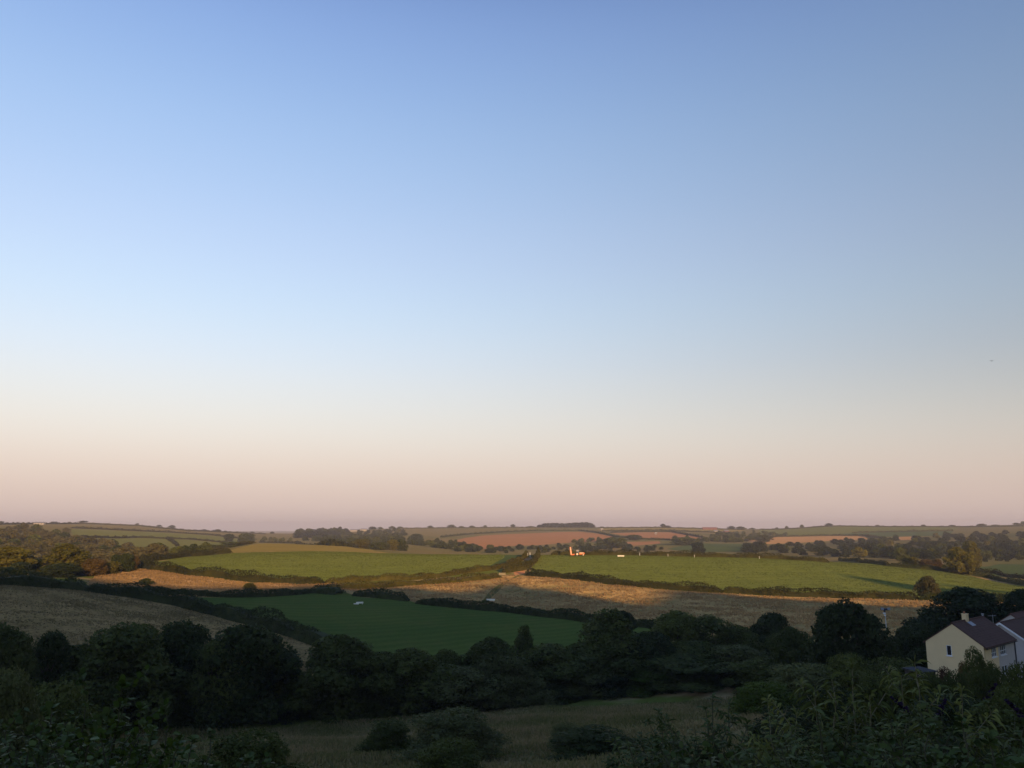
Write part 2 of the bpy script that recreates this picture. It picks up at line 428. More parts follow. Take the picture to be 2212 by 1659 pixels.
# ------------------------------------------------------------------ fields and ground, one triangulation
GM = dict(
    meadow=ground_mat('rough meadow', (0.10, 0.12, 0.025), (0.28, 0.20, 0.105), (0.08, 0.09, 0.027), s1=0.035, s2=0.10, s3=1.3, bump=1.0, lo=0.44, hi=0.56),
    hills=ground_mat('far farmland', (0.085, 0.09, 0.035), (0.13, 0.105, 0.05), None, s1=0.004, s3=0.05, bump=0.3),
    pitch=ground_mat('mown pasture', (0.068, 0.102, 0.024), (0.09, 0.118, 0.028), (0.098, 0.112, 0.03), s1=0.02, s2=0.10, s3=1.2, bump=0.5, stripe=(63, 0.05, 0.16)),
    stubble=ground_mat('pale stubble', (0.34, 0.235, 0.10), (0.26, 0.185, 0.078), (0.22, 0.175, 0.06), s1=0.03, s2=0.22, s3=1.0, bump=0.9, stripe=(25, 0.18, 0.16)),
    tan=ground_mat('dry tan grass', (0.38, 0.235, 0.10), (0.31, 0.20, 0.09), (0.24, 0.17, 0.07), s1=0.03, s2=0.12, s3=0.8, bump=1.0),
    rough=ground_mat('dry rough pasture', (0.42, 0.27, 0.105), (0.28, 0.205, 0.085), (0.12, 0.125, 0.045), s1=0.03, s2=0.09, s3=0.8, bump=1.0),
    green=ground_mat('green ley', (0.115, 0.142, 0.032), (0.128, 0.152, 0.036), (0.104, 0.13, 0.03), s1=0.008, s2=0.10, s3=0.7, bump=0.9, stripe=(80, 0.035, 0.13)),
    yellow=ground_mat('yellow cut field', (0.17, 0.14, 0.045), (0.15, 0.125, 0.042), None, s1=0.02, s3=0.4, bump=0.8),
    soil=ground_mat('bare red soil', (0.46, 0.22, 0.10), (0.38, 0.18, 0.09), None, s1=0.2, s3=1.5, bump=0.8),
    track=ground_mat('grass track', (0.09, 0.095, 0.03), (0.12, 0.11, 0.035), None, s1=0.1, s3=1.0, bump=0.8),
    red=ground_mat('red ploughland', (0.24, 0.125, 0.065), (0.21, 0.115, 0.06), None, s1=0.008, s3=0.1, bump=0.3),
    orange=ground_mat('orange stubble', (0.32, 0.19, 0.09), (0.26, 0.16, 0.08), None, s1=0.01, s3=0.1, bump=0.3),
    olive=ground_mat('dull olive field', (0.13, 0.11, 0.05), (0.11, 0.10, 0.045), None, s1=0.008, s3=0.1, bump=0.3),
    fgreen=ground_mat('far green field', (0.09, 0.105, 0.03), (0.105, 0.115, 0.036), None, s1=0.006, s3=0.08, bump=0.3),
    dgreen=ground_mat('far dark green field', (0.045, 0.07, 0.03), (0.052, 0.078, 0.03), None, s1=0.006, s3=0.08, bump=0.3),  # also carries the painted shade beside the lane
)
FIELDS = [  # name, material, outline
    ('soil_bank', 'soil', [(1109,1234),(1121,1232),(1133,1231),(1134,1239),(1112,1242)]),
    ('grass_track', 'track', [(1117,1243),(1127,1242),(1086,1266),(1060,1292),(1044,1306),(1034,1305),(1060,1276),(1090,1256)]),
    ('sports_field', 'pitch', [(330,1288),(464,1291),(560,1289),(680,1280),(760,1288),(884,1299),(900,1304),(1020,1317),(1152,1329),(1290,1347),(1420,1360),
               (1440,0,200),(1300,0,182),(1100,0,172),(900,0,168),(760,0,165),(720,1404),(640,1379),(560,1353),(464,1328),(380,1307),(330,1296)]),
    ('stubble_field', 'stubble', [(-420,1264),(0,1264),(100,1270),(191,1278),(300,1294),(380,1308),(464,1329),(560,1354),(640,1380),(718,1405),(740,0,166),(620,0,156),(400,0,152),(0,0,148),(-420,0,148)]),
    ('dry_field', 'tan', [(190,1258),(220,1240),(248,1232),(295,1229),(409,1244),(549,1259),(658,1263),(723,1259),(756,1268),(740,1276),(680,1280),(549,1289),(464,1290),(330,1287),(250,1276),(196,1268)]),
    ('rough_pasture', 'rough', [(756,1268),(830,1267),(900,1263),(971,1260),(1047,1252),(1085,1244),(1109,1242),(1138,1245),(1233,1252),(1315,1263),(1400,1271),(1506,1279),(1600,1284),(1700,1289),(1850,1293),(1990,1297),(2350,1306),(2350,0,215),(1800,0,198),(1440,0,200),(1420,1359),(1290,1346),(1152,1328),(1020,1316),(900,1303),(884,1298),(770,1288),(740,1276)]),
    ('pasture_field', 'green', [(295,1229),(409,1243),(549,1258),(658,1262),(723,1258),(823,1253),(890,1252.5),(957,1245),(992,1239.5),(1044,1232),(1060,1221),(1089,1205),(1090,0,545),(1070,0,590),(900,0,580),(700,0,566),(560,0,560),(464,0,545),(400,0,520),(345,0,470)]),
    ('pasture_shade_paint', 'dgreen', [(1044,1233),(1060,1221),(1089,1205),(1090,0,545),(1132,0,550),(1134,1206),(1113,1217),(1080,1227)]),  # shadow beside the lane put into this darker green
    ('cut_field', 'yellow', [(464,0,560),(560,0,575),(700,0,580),(860,0,600),(800,0,730),(700,0,800),(550,0,830),(520,0,700)]),
    ('pasture_field', 'green', [(1152,0,555),(1150,1222),(1142,1243),(1233,1251),(1315,1262),(1400,1270),(1506,1278),(1600,1283),(1700,1288),(1850,1292),(1990,1296),(2350,1305),(2350,1276),(2212,1266),(2072,1238),(1919,1223),(1813,1213),(1700,0,540),(1397,0,536),(1187,0,536)]),
    ('far_field', 'olive', [(0,1132.5),(177,1131),(300,1136.5),(409,1147),(560,1153),(545,1163),(464,1156),(300,1144),(150,1139),(0,1137)]),
    ('far_field', 'fgreen', [(150,1142),(245,1146),(355,1151),(464,1158),(545,1167),(520,1173),(409,1165),(300,1161),(160,1160)]),
    ('far_field', 'fgreen', [(165,1162),(300,1162),(360,1164),(385,1180),(390,1186),(300,1190),(240,1180)]),
    ('far_field', 'fgreen', [(363,1164),(409,1166),(504,1174),(470,1186),(415,1190)]),
    ('dirt_track', 'soil', [(381,1177),(387,1177),(417,1190),(408,1190)]),
    ('far_field', 'olive', [(860,1150),(950,1145),(1094,1141),(1152,1141),(1152,1147),(1040,1152),(952,1161)]),
    ('ploughed_field', 'red', [(972,1170),(1005,1162),(1040,1157),(1095,1154),(1152,1152),(1200,1149.5),(1250,1148.5),(1290,1153),(1330,1161),(1300,1168),(1220,1173),(1170,1177),(1097,1180),(1040,1187),(985,1181)]),
    ('ploughed_field', 'red', [(1318,1152),(1380,1150),(1452,1150),(1490,1157),(1519,1163),(1449,1166.5),(1386,1164)]),
    ('ploughed_field', 'red', [(1349,1171),(1424,1169),(1427,1174),(1370,1179)]),
    ('stubble_strip', 'orange', [(1609,1168),(1640,1164),(1677,1160),(1780,1158),(1867,1158),(1875,1165),(1800,1168),(1718,1173),(1660,1175),(1636,1174)]),
    ('stubble_strip', 'orange', [(1935,1160),(1968,1159),(1972,1166),(1940,1167)]),
    ('far_field', 'dgreen', [(1438,1186),(1480,1178),(1523,1174),(1613,1175),(1606,1191),(1493,1193)]),
    ('far_field', 'yellow', [(1290,1141.5),(1424,1140.5),(1500,1142),(1610,1145),(1590,1150),(1424,1146),(1300,1147.5)]),
    ('far_field', 'fgreen', [(1640,1145),(1729,1142),(1810,1137),(1895,1138.5),(2072,1139),(2060,1146),(1890,1150),(1700,1158),(1640,1153)]),
    ('far_field', 'dgreen', [(1800,1152),(1890,1150),(2060,1147),(2050,1157),(1900,1160)]),
    ('far_field', 'dgreen', [(2100,1224),(2160,1218),(2350,1212),(2350,1262),(2212,1250),(2090,1234)]),
]
pts = []
for th in np.arange(-52, 52.01, 0.55):
    for i, s in enumerate(np.linspace(math.log(5.5), math.log(15000), 420)):
        pts.append((R(th) + rng.uniform(-0.0004, 0.0004), s + rng.uniform(-.0008, .0008)))
for th in list(np.arange(-180, -52.6, 1.2)) + list(np.arange(53.2, 180, 1.2)):
    for s in np.linspace(math.log(5.5), math.log(15000), 130):
        pts.append((R(th), s))
verts = [Vector(p) for p in pts]
edges = []; polys = []
for nm, mt, out in FIELDS:
    q = []
    for p in out:
        g = P(p); q.append((math.atan2(g.x, g.y), math.log(math.hypot(g.x, g.y))))
    polys.append((nm, mt, np.array(q)))
    dq = []
    for a, b in zip(q, q[1:] + q[:1]):
        n = max(1, int(max(abs(b[0] - a[0]) / R(0.5), abs(b[1] - a[1]) / 0.03)))
        for k in range(n):
            dq.append((a[0] + (b[0] - a[0]) * k / n, a[1] + (b[1] - a[1]) * k / n))
    base = len(verts); verts += [Vector(p) for p in dq]
    edges += [(base + k, base + (k + 1) % len(dq)) for k in range(len(dq))]
ov, oe, of, *_ = delaunay_2d_cdt(verts, edges, [], 0, 1e-6, False)
V2 = np.array([(v.x, v.y) for v in ov]); T = np.array([f for f in of if len(f) == 3], dtype=np.int32)
cen = V2[T].mean(axis=1)
span = V2[T][:, :, 0].max(axis=1) - V2[T][:, :, 0].min(axis=1)
T = T[span < 0.3]; cen = V2[T].mean(axis=1)
def inside(q, pt):
    x, y = pt[:, 0], pt[:, 1]; c = np.zeros(len(pt), bool)
    for (x1, y1), (x2, y2) in zip(q, np.roll(q, -1, axis=0)):
        m_ = (y1 > y) != (y2 > y)
        with np.errstate(divide='ignore', invalid='ignore'):
            xi = (x2 - x1) * (y - y1) / (y2 - y1) + x1
        c ^= m_ & (x < xi)
    return c
cls = np.full(len(T), -1)
for i, (nm, mt, q) in enumerate(polys):
    cls[(cls < 0) & inside(q, cen)] = i
cls[(cls < 0) & (np.exp(cen[:, 1]) > 610)] = -2
rv = np.exp(V2[:, 1]); VX = rv * np.sin(V2[:, 0]); VY = rv * np.cos(V2[:, 0])
V3 = np.stack([VX, VY, H(VX, VY)], axis=1)
# seam at +-180 degrees: snap so that the sheet closes
def sheet(name, mat, sel, label=None):
    t = T[sel]; used, inv = np.unique(t.ravel(), return_inverse=True)
    f = inv.reshape(-1, 3)
    v = V3[used]
    n = np.cross(v[f[:, 1]] - v[f[:, 0]], v[f[:, 2]] - v[f[:, 0]])[:, 2]
    f = np.where((n < 0)[:, None], f[:, ::-1], f)
    o = obj(name, mesh_np(name, v, f, mat, smooth=True))
    o['kind'] = 'structure'
    return o
sheet('ground', GM['meadow'], cls == -1)
sheet('hills', GM['hills'], cls == -2)
for i, (nm, mt, q) in enumerate(polys):
    if (cls == i).any():
        sheet(nm, GM[mt], cls == i)
# the small disc right under the viewer and the closing seam behind
cap = [(0, 0, Hs(0, -5.5))]; cf = []
nseg = 90
for k in range(nseg):
    a = 2 * math.pi * k / nseg; cap.append((5.9 * math.sin(a), 5.9 * math.cos(a), Hs(5.9 * math.sin(a), 5.9 * math.cos(a)) - 0.02))
me_v = cap; me_f = [(0, 1 + (k + 1) % nseg, 1 + k) for k in range(nseg)]
o = obj('terrace_ground', mesh_np('terrace_ground', me_v, me_f, GM['meadow'])); o['kind'] = 'structure'
ss = np.exp(np.linspace(math.log(5.5), math.log(15000), 130))
a0, a1 = R(-180), R(179.6)
sv = []; sf = []
for k, r_ in enumerate(ss):
    for a in (R(177.5), R(182)):
        x, y = r_ * math.sin(a), r_ * math.cos(a); sv.append((x, y, Hs(x, y) - 0.03))
    if k: b = 2 * k; sf.append((b - 2, b - 1, b + 1, b))
o = obj('back_lane', mesh_np('back_lane', sv, sf, GM['meadow'])); o['kind'] = 'structure'

# ------------------------------------------------------------------ foliage builders
def leaf_quads(C, Nrm, size, aspect=1.0, rnd=0.7):
    """one rhombus per centre, roughly facing Nrm"""
    n = len(C)
    Nn = Nrm + rng.normal(size=(n, 3)) * rnd
    Nn /= np.linalg.norm(Nn, axis=1)[:, None] + 1e-9
    a = rng.normal(size=(n, 3)); u = np.cross(Nn, a); u /= np.linalg.norm(u, axis=1)[:, None] + 1e-9
    v = np.cross(Nn, u)
    s = (size * rng.uniform(0.6, 1.35, n))[:, None] * 0.5
    V = np.stack([C - u * s * 1.2, C - v * s * aspect + Nn * s * 0.25, C + u * s * 1.2, C + v * s * aspect - Nn * s * 0.15], axis=1).reshape(-1, 3)
    F = np.arange(4 * n).reshape(n, 4)
    return V, F
def join(parts):
    vs, fs, b = [], [], 0
    for v, f in parts:
        vs.append(v); fs.append(f + b); b += len(v)
    return np.concatenate(vs), np.concatenate(fs)
def crown_arrays(shape, n, leaf, seed, W=10.0, Hh=10.0, low=0.08):
    """lobed crown W wide, Hh tall, standing on z=0"""
    global rng
    keep = rng; rng = np.random.default_rng(seed)
    lobes = []
    nl = {'round': 42, 'oak': 52, 'cone': 40, 'mound': 42, 'pine': 22, 'tall': 40}[shape]
    for k in range(nl):
        a = rng.uniform(0, 2 * math.pi); h = rng.uniform(0, 1)
        if shape in ('round', 'oak'):
            h = low + (1 - low) * h ** 0.8
            prof = math.sin(min(1, (h + 0.12) / 1.05) * math.pi) ** 0.55
            rr, lr = 0.36 * prof * rng.uniform(0.62, 1.15), rng.uniform(0.07, 0.18)
            if shape == 'oak': lr *= 0.85; rr *= 1.06
        elif shape == 'cone':
            rr, lr = 0.40 * (1 - h) ** 0.75 * rng.uniform(0.6, 1.0), 0.09 + 0.13 * (1 - h)
        elif shape == 'tall':
            rr, lr = 0.33 * math.sin(min(1, h * 0.9 + 0.15) * math.pi) ** 0.6 * rng.uniform(.6, 1), rng.uniform(0.12, 0.19)
        elif shape == 'mound':
            h = h * 0.8; rr, lr = 0.42 * math.sqrt(max(0.02, 1 - (h / 0.95) ** 2)) * rng.uniform(.55, 1.05), rng.uniform(.07, .17)
        else:
            h = 0.45 + 0.55 * h; rr, lr = 0.34 * rng.uniform(.3, 1) * (1.25 - h), rng.uniform(0.1, 0.18)
        zz = min(max(h, lr * 0.8), 1 - lr * 0.75)
        lobes.append((rr * math.cos(a) * W, rr * math.sin(a) * W, zz * Hh, lr * W * rng.uniform(0.85, 1.15), lr * Hh * rng.uniform(0.75, 1.05)))
    for h in np.linspace(low + 0.12, 0.8, 5):      # core
        wd = {'cone': 0.30 * (1 - h) + 0.06, 'pine': 0.12 if h < 0.5 else 0.22}.get(shape, 0.27)
        lobes.append((0, 0, h * Hh, wd * W, 0.16 * Hh))
    L_ = np.array(lobes)
    area = L_[:, 3] * (L_[:, 3] + L_[:, 4]); pr = area / area.sum()
    idx = rng.choice(len(L_), size=int(n * 2.2), p=pr)
    d = rng.normal(size=(len(idx), 3)); d /= np.linalg.norm(d, axis=1)[:, None]
    # finer sprigs: directions gather in bunches, so the outline is ragged
    rad_ = 1 - np.abs(rng.normal(size=len(idx))) * 0.13 + 0.16 * np.sin(d[:, 0] * 9 + idx) * np.sin(d[:, 1] * 8 + 2 * idx) * np.sin(d[:, 2] * 9 + 3 * idx)
    C = L_[idx, :3] + d * np.stack([L_[idx, 3], L_[idx, 3], L_[idx, 4]], 1) * rad_[:, None]
    q = (C[:, None, :] - L_[None, :, :3]) / np.stack([L_[:, 3], L_[:, 3], L_[:, 4]], 1)[None]
    deep = (np.linalg.norm(q, axis=2) < 0.72).any(axis=1)
    C = C[~deep & (C[:, 2] > 0.01 * Hh)]; D = d[~deep & ((L_[idx, :3] + d * np.stack([L_[idx, 3], L_[idx, 3], L_[idx, 4]], 1) * rad_[:, None])[:, 2] > 0.01 * Hh)]
    C, D = C[:n], D[:n]
    V, F = leaf_quads(C, D, leaf, 0.8)
    # inner, larger leaves close the gaps
    m_ = max(20, n // 9)
    idx = rng.choice(len(L_), size=m_, p=pr)
    d = rng.normal(size=(m_, 3)); d /= np.linalg.norm(d, axis=1)[:, None]
    Ci = L_[idx, :3] + d * np.stack([L_[idx, 3], L_[idx, 3], L_[idx, 4]], 1) * 0.62
    Ci[:, 2] = np.maximum(Ci[:, 2], 0.03 * Hh)
    V2_, F2_ = leaf_quads(Ci, d, leaf * 2.6, 0.9)
    V, F = join([(V, F), (V2_, F2_)])
    rng = keep
    q0, q1 = np.percentile(V, 1, axis=0), np.percentile(V, 99, axis=0)
    V[:, 0] = (V[:, 0] - (q0[0] + q1[0]) / 2) * W / (q1[0] - q0[0]); V[:, 1] = (V[:, 1] - (q0[1] + q1[1]) / 2) * W / (q1[1] - q0[1])
    V[:, 2] *= Hh / np.percentile(V[:, 2], 99.8)
    return V, F
def trunk_arrays(Hh=10.0, th=0.42, r=0.32, limbs=5, seed=1):
    rr = random.Random(seed); m_ = MB()
    top = Vector((rr.uniform(-.3, .3), rr.uniform(-.3, .3), Hh * th))
    m_.tube((0, 0, -0.9), top, r, r * 0.62, 8)
    for k in range(limbs):
        a = 2 * math.pi * k / limbs + rr.uniform(-.4, .4); o_ = rr.uniform(0.18, 0.3) * Hh
        mid = top + Vector((math.cos(a) * o_ * .5, math.sin(a) * o_ * .5, Hh * 0.14))
        end = top + Vector((math.cos(a) * o_, math.sin(a) * o_, Hh * rr.uniform(0.28, 0.42)))
        m_.tube(top - Vector((0, 0, .2)), mid, r * 0.42, r * 0.28, 6); m_.tube(mid, end, r * 0.28, r * 0.08, 6)
    return np.array(m_.v), np.array(m_.f)

PROTO = {}
def proto(key, shape, n, leaf, seeds, low=0.08, trunk=True, th=0.42):
    L_ = []
    for s in seeds:
        v, f = crown_arrays(shape, n, leaf, s, low=low)
        cr = mesh_np('crown', v, f, LF['mid'])
        tv, tf = trunk_arrays(seed=s, th=th)
        L_.append((cr, mesh_np('trunk', tv, tf, BARK) if trunk else None, v, f))
    PROTO[key] = L_
proto('oak', 'oak', 13000, 0.26, (3, 4, 5), low=0.02)
proto('round', 'round', 12000, 0.26, (6, 7, 8), low=0.02)
proto('cone', 'cone', 11000, 0.24, (9,), low=0.0)
proto('tall', 'tall', 8500, 0.24, (10, 12), low=0.14, th=0.5)
proto('mound', 'mound', 12000, 0.22, (13, 14, 15), low=0.0)
proto('moak', 'oak', 3200, 0.48, (21, 22, 23), low=0.05)
proto('mround', 'round', 3000, 0.48, (24, 25), low=0.03)
proto('fround', 'round', 620, 1.0, (31, 32, 33, 34), low=0.02)
proto('ftall', 'tall', 560, 1.0, (35, 36), low=0.02)
proto('fpine', 'pine', 520, 0.9, (37, 38), low=0.3, th=0.6)

PIDX = {}
def tree(name, key, base, h, w_, leafk, label, cat, group=None, rz=None, detail=True, idx=None, wy=None):
    """Empty at the foot > crown, trunk; far away ones are a single mesh"""
    i = idx if idx is not None else random.randrange(len(PROTO[key]))
    cr, tr, v, f = PROTO[key][i % len(PROTO[key])]
    rz = random.uniform(0, 6.28) if rz is None else rz
    sc = (w_ / 10.0, (wy or w_) / 10.0, h / 10.0)
    if detail:
        e = empty(name, base, rz); e.scale = sc
        c = bpy.data.objects.new('crown', cr); link(c, e)
        c.material_slots[0].link = 'OBJECT'; c.material_slots[0].material = LF[leafk]
        if tr:
            link(bpy.data.objects.new('trunk', tr), e)
    else:
        e = bpy.data.objects.new(name, cr); link(e)
        e.location = base; e.rotation_euler = (0, 0, rz); e.scale = sc
        e.material_slots[0].link = 'OBJECT'; e.material_slots[0].material = LF[leafk]
    tag(e, label, cat, group)
    return e
def tree_px(name, key, px, top, wpx, r, leafk, label, cat='tree', group=None, grow=0.0, idx=None, detail=True, wm=None):
    b = pix(px, 1200, r)
    _, den = K_den(top)
    Y = b.y
    th = math.atan(((px - 1106) / FP) / den)
    x = Y * math.tan(th); b = Vector((x, Y, Hs(x, Y)))
    h = zrow(top, Y) - b.z + grow
    w_ = wpx / FP * Y * (wm or (1.22 if r < 170 else 1.05))
    return tree(name, key, b - Vector((0, 0, 0.15)), max(h, 0.8), w_, leafk, label, cat, group, idx=idx, detail=detail)

# ------------------------------------------------------------------ line of dark trees below the fields
NT = [ # name, proto, x, top, width, radius, leaf, label
 ('oak_tree','oak',5,1350,125,122,'dark','dark oak cut by the left edge of the photo, below the brown stubble'),
 ('oak_tree','tall',112,1362,95,128,'dark','narrow dark tree with a thin ragged top, second from the left edge'),
 ('hawthorn_tree','round',62,1392,70,134,'willow','small open-topped hawthorn between the two leftmost dark trees'),
 ('oak_tree','oak',268,1348,190,126,'mid','widest tree on the left of the dark line, flat-topped, a little lighter'),
 ('hawthorn_tree','round',172,1392,90,132,'dark','low dark tree filling the gap left of the widest flat-topped tree'),
 ('hawthorn_tree','oak',335,1372,90,136,'dark','dark tree wedged between the widest flat-topped tree and the dome-topped oak'),
 ('ash_tree','round',598,1402,70,134,'mid','small ash on the slope where the stubble runs down to the green bush'),
 ('hawthorn_tree','round',820,1408,90,138,'dark','dark hawthorn right behind the bushy dark oak'),
 ('alder_tree','round',1238,1398,100,160,'mid','rounded alder at the left foot of the tall conical tree'),
 ('oak_tree','oak',398,1341,125,134,'dark','dark dome-topped oak right of the widest left-hand tree'),
 ('oak_tree','round',535,1347,165,130,'dark','big rounded dark oak whose right side drops steeply to the stubble gap'),
 ('ash_tree','tall',470,1380,110,128,'mid','brownish tree in front of the two dome-topped oaks on the left'),
 ('willow_bush','mound',632,1438,70,133,'bright','small bright green bush filling the gap where the stubble runs down'),
 ('oak_tree','oak',738,1371,165,129,'dark','bushy dark oak right of the stubble gap, sprawling to the left'),
 ('ash_tree','round',890,1400,140,131,'mid','low spreading tree right of the bushy dark oak below the pasture'),
 ('hawthorn_tree','oak',962,1403,75,137,'dark','small dark knob-topped tree standing just above its neighbours by the pasture'),
 ('willow_tree','round',1000,1442,120,134,'willow','grey-green willow leaning right, low in the middle of the dark line'),
 ('oak_tree','oak',1062,1376,130,143,'dark','dark oak with a flat jagged top left of the pointed tree'),
 ('willow_tree','round',1075,1408,110,140,'willow','pale willow in front of the flat jagged oak left of the pointed tree'),
 ('fir_tree','cone',1130,1350,62,158,'dark','pointed dark tree alone against the lower edge of the green pasture'),
 ('willow_tree','round',1185,1390,140,152,'mid','soft olive willow right below the pointed tree'),
 ('sallow_bush','mound',1120,1452,120,142,'willow','rounded grey-green sallow at the foot of the pointed tree'),
 ('sallow_bush','mound',1262,1428,130,151,'willow','brownish sallow arching over a dark hollow, left of the tallest conical tree'),
 ('alder_tree','cone',1310,1314,165,160,'mid','tall broad conical tree reaching above the far hedge in the centre'),
 ('alder_tree','round',1300,1385,150,156,'mid','wide lower tree spreading round the foot of the tall conical one'),
 ('holly_bush','round',1342,1318,52,200,'ever_shade','small black clipped-looking tree just right of the tall conical top'),
 ('oak_tree','oak',1458,1319,120,168,'mid','rounded tree with a twiggy top right of centre against the brown slope'),
 ('holly_tree','round',1408,1363,92,158,'ever_shade','dark holly left of the twiggy rounded tree'),
 ('ash_tree','tall',1535,1328,120,170,'mid','feathery ash with a loose top right of the twiggy rounded tree'),
 ('ash_tree','round',1500,1382,120,160,'mid','low ash in the dip below the twiggy and feathery trees'),
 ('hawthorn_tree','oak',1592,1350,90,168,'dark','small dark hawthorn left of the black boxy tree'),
 ('oak_tree','round',1662,1323,92,172,'ever_shade','black boxy tree standing out against the brown slope'),
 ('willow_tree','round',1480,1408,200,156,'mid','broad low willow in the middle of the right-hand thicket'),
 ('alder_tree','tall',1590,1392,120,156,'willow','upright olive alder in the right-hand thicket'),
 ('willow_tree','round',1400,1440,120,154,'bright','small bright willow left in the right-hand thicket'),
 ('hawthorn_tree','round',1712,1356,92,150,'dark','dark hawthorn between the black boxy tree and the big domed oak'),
 ('oak_tree','oak',1827,1296,134,132,'ever_shade','big domed black oak left of the lamp mast'),
 ('oak_tree','round',1976,1346,92,150,'ever_shade','dark round tree between the lamp mast and the cream house'),
 ('oak_tree','oak',2082,1269,200,172,'ever_shade','very wide black oak rising behind the cream house'),
 ('oak_tree','round',2212,1272,120,176,'ever_shade','black oak cut by the right edge above the houses'),
 ('beech_tree','round',2000,1335,90,160,'ever_shade','low dark beech at the left foot of the wide black oak behind the house'),
 ('willow_tree','round',1655,1420,120,148,'mid','low willow in front of the black boxy tree'),
 ('sallow_bush','mound',1738,1432,150,112,'willow','broad sallow below the big domed oak, left of it'),
 ('sallow_bush','mound',1832,1410,104,112,'mid','olive dome-shaped bush right at the foot of the big domed oak'),
 ('sallow_bush','mound',1925,1418,120,118,'dark','dark bush beneath the lamp mast'),
 ('sallow_bush','mound',1650,1470,110,104,'bright','green bush where the dry meadow meets the right thicket'),
]
NT = [(n_, k_, x_, t_, w_, r_ + (5 if x_ < 980 and r_ < 142 else 0), l_, b_) for n_, k_, x_, t_, w_, r_, l_, b_ in NT]
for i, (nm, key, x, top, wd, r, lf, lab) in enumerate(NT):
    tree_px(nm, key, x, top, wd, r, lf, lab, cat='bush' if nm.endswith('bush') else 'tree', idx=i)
# undergrowth that closes the foot of the line
for i in range(46):
    x = 20 + i * 37 + random.uniform(-12, 12)
    r = float(np.interp(x, [0, 650, 900, 1100, 1250, 1600, 1750], [133, 137, 138, 145, 152, 155, 112])) + 3 * math.sin(i * 2.3)
    lf = random.choice(['dark', 'mid', 'dark', 'ever_shade'])
    b = pix(x, 1200, r)
    h = random.uniform(2.6, 4.6)
    tree('thicket_bush', 'mound', b - Vector((0, 0, .2)), h, random.uniform(6, 9), lf,
         'low scrubby bush at the foot of the dark tree line', 'bush', 'scrub along the foot of the tree line')
# scattered bushes in the rough meadow
MB_ = [
 ('sallow_bush','mound',985,1531,200,76,'willow','large domed sallow bush alone in the middle of the near meadow'),
 ('sallow_bush','mound',975,1592,165,58,'mid','twiggy bush close in front of the large domed sallow'),
 ('bramble_bush','mound',838,1552,120,86,'dark','low bramble mound left behind the large domed sallow'),
 ('bramble_bush','mound',1290,1572,190,73,'dark','flat dark bramble patch in the near meadow right of the domed sallow'),
 ('bramble_bush','mound',1225,1558,90,80,'willow','low grey scrub above the flat dark bramble patch'),
 ('hawthorn_bush','mound',548,1572,215,44,'mid','wide leafy bush at the bottom left, right of the tall sprigs'),
 ('hawthorn_bush','mound',440,1625,110,34,'dark','dark bush at the bottom left edge of the meadow'),
 ('sallow_bush','mound',120,1470,210,80,'mid','olive bushes below the leftmost dark trees'),
 ('sallow_bush','mound',15,1440,160,70,'willow','grey-brown bush at the left edge behind the leafy sprigs'),
 ('laurel_bush','mound',1700,1520,150,62,'ever_shade','dark laurel behind the tall buddleia stems, left'),
 ('laurel_bush','mound',1790,1480,160,74,'ever_shade','dark evergreen behind the tallest buddleia stem'),
 ('laurel_bush','mound',1905,1452,150,82,'dark','round bush left of the cream gable foot'),
 ('laurel_bush','mound',2055,1498,240,60,'ever_shade','dark glossy bush below the cream house'),
 ('laurel_bush','mound',2190,1478,180,58,'dark','dark bush at the right edge below the houses'),
]
for i, (nm, key, x, top, wd, r, lf, lab) in enumerate(MB_):
    tree_px(nm, key, x, top, wd, r, lf, lab, cat='bush', idx=i, wm=0.98)

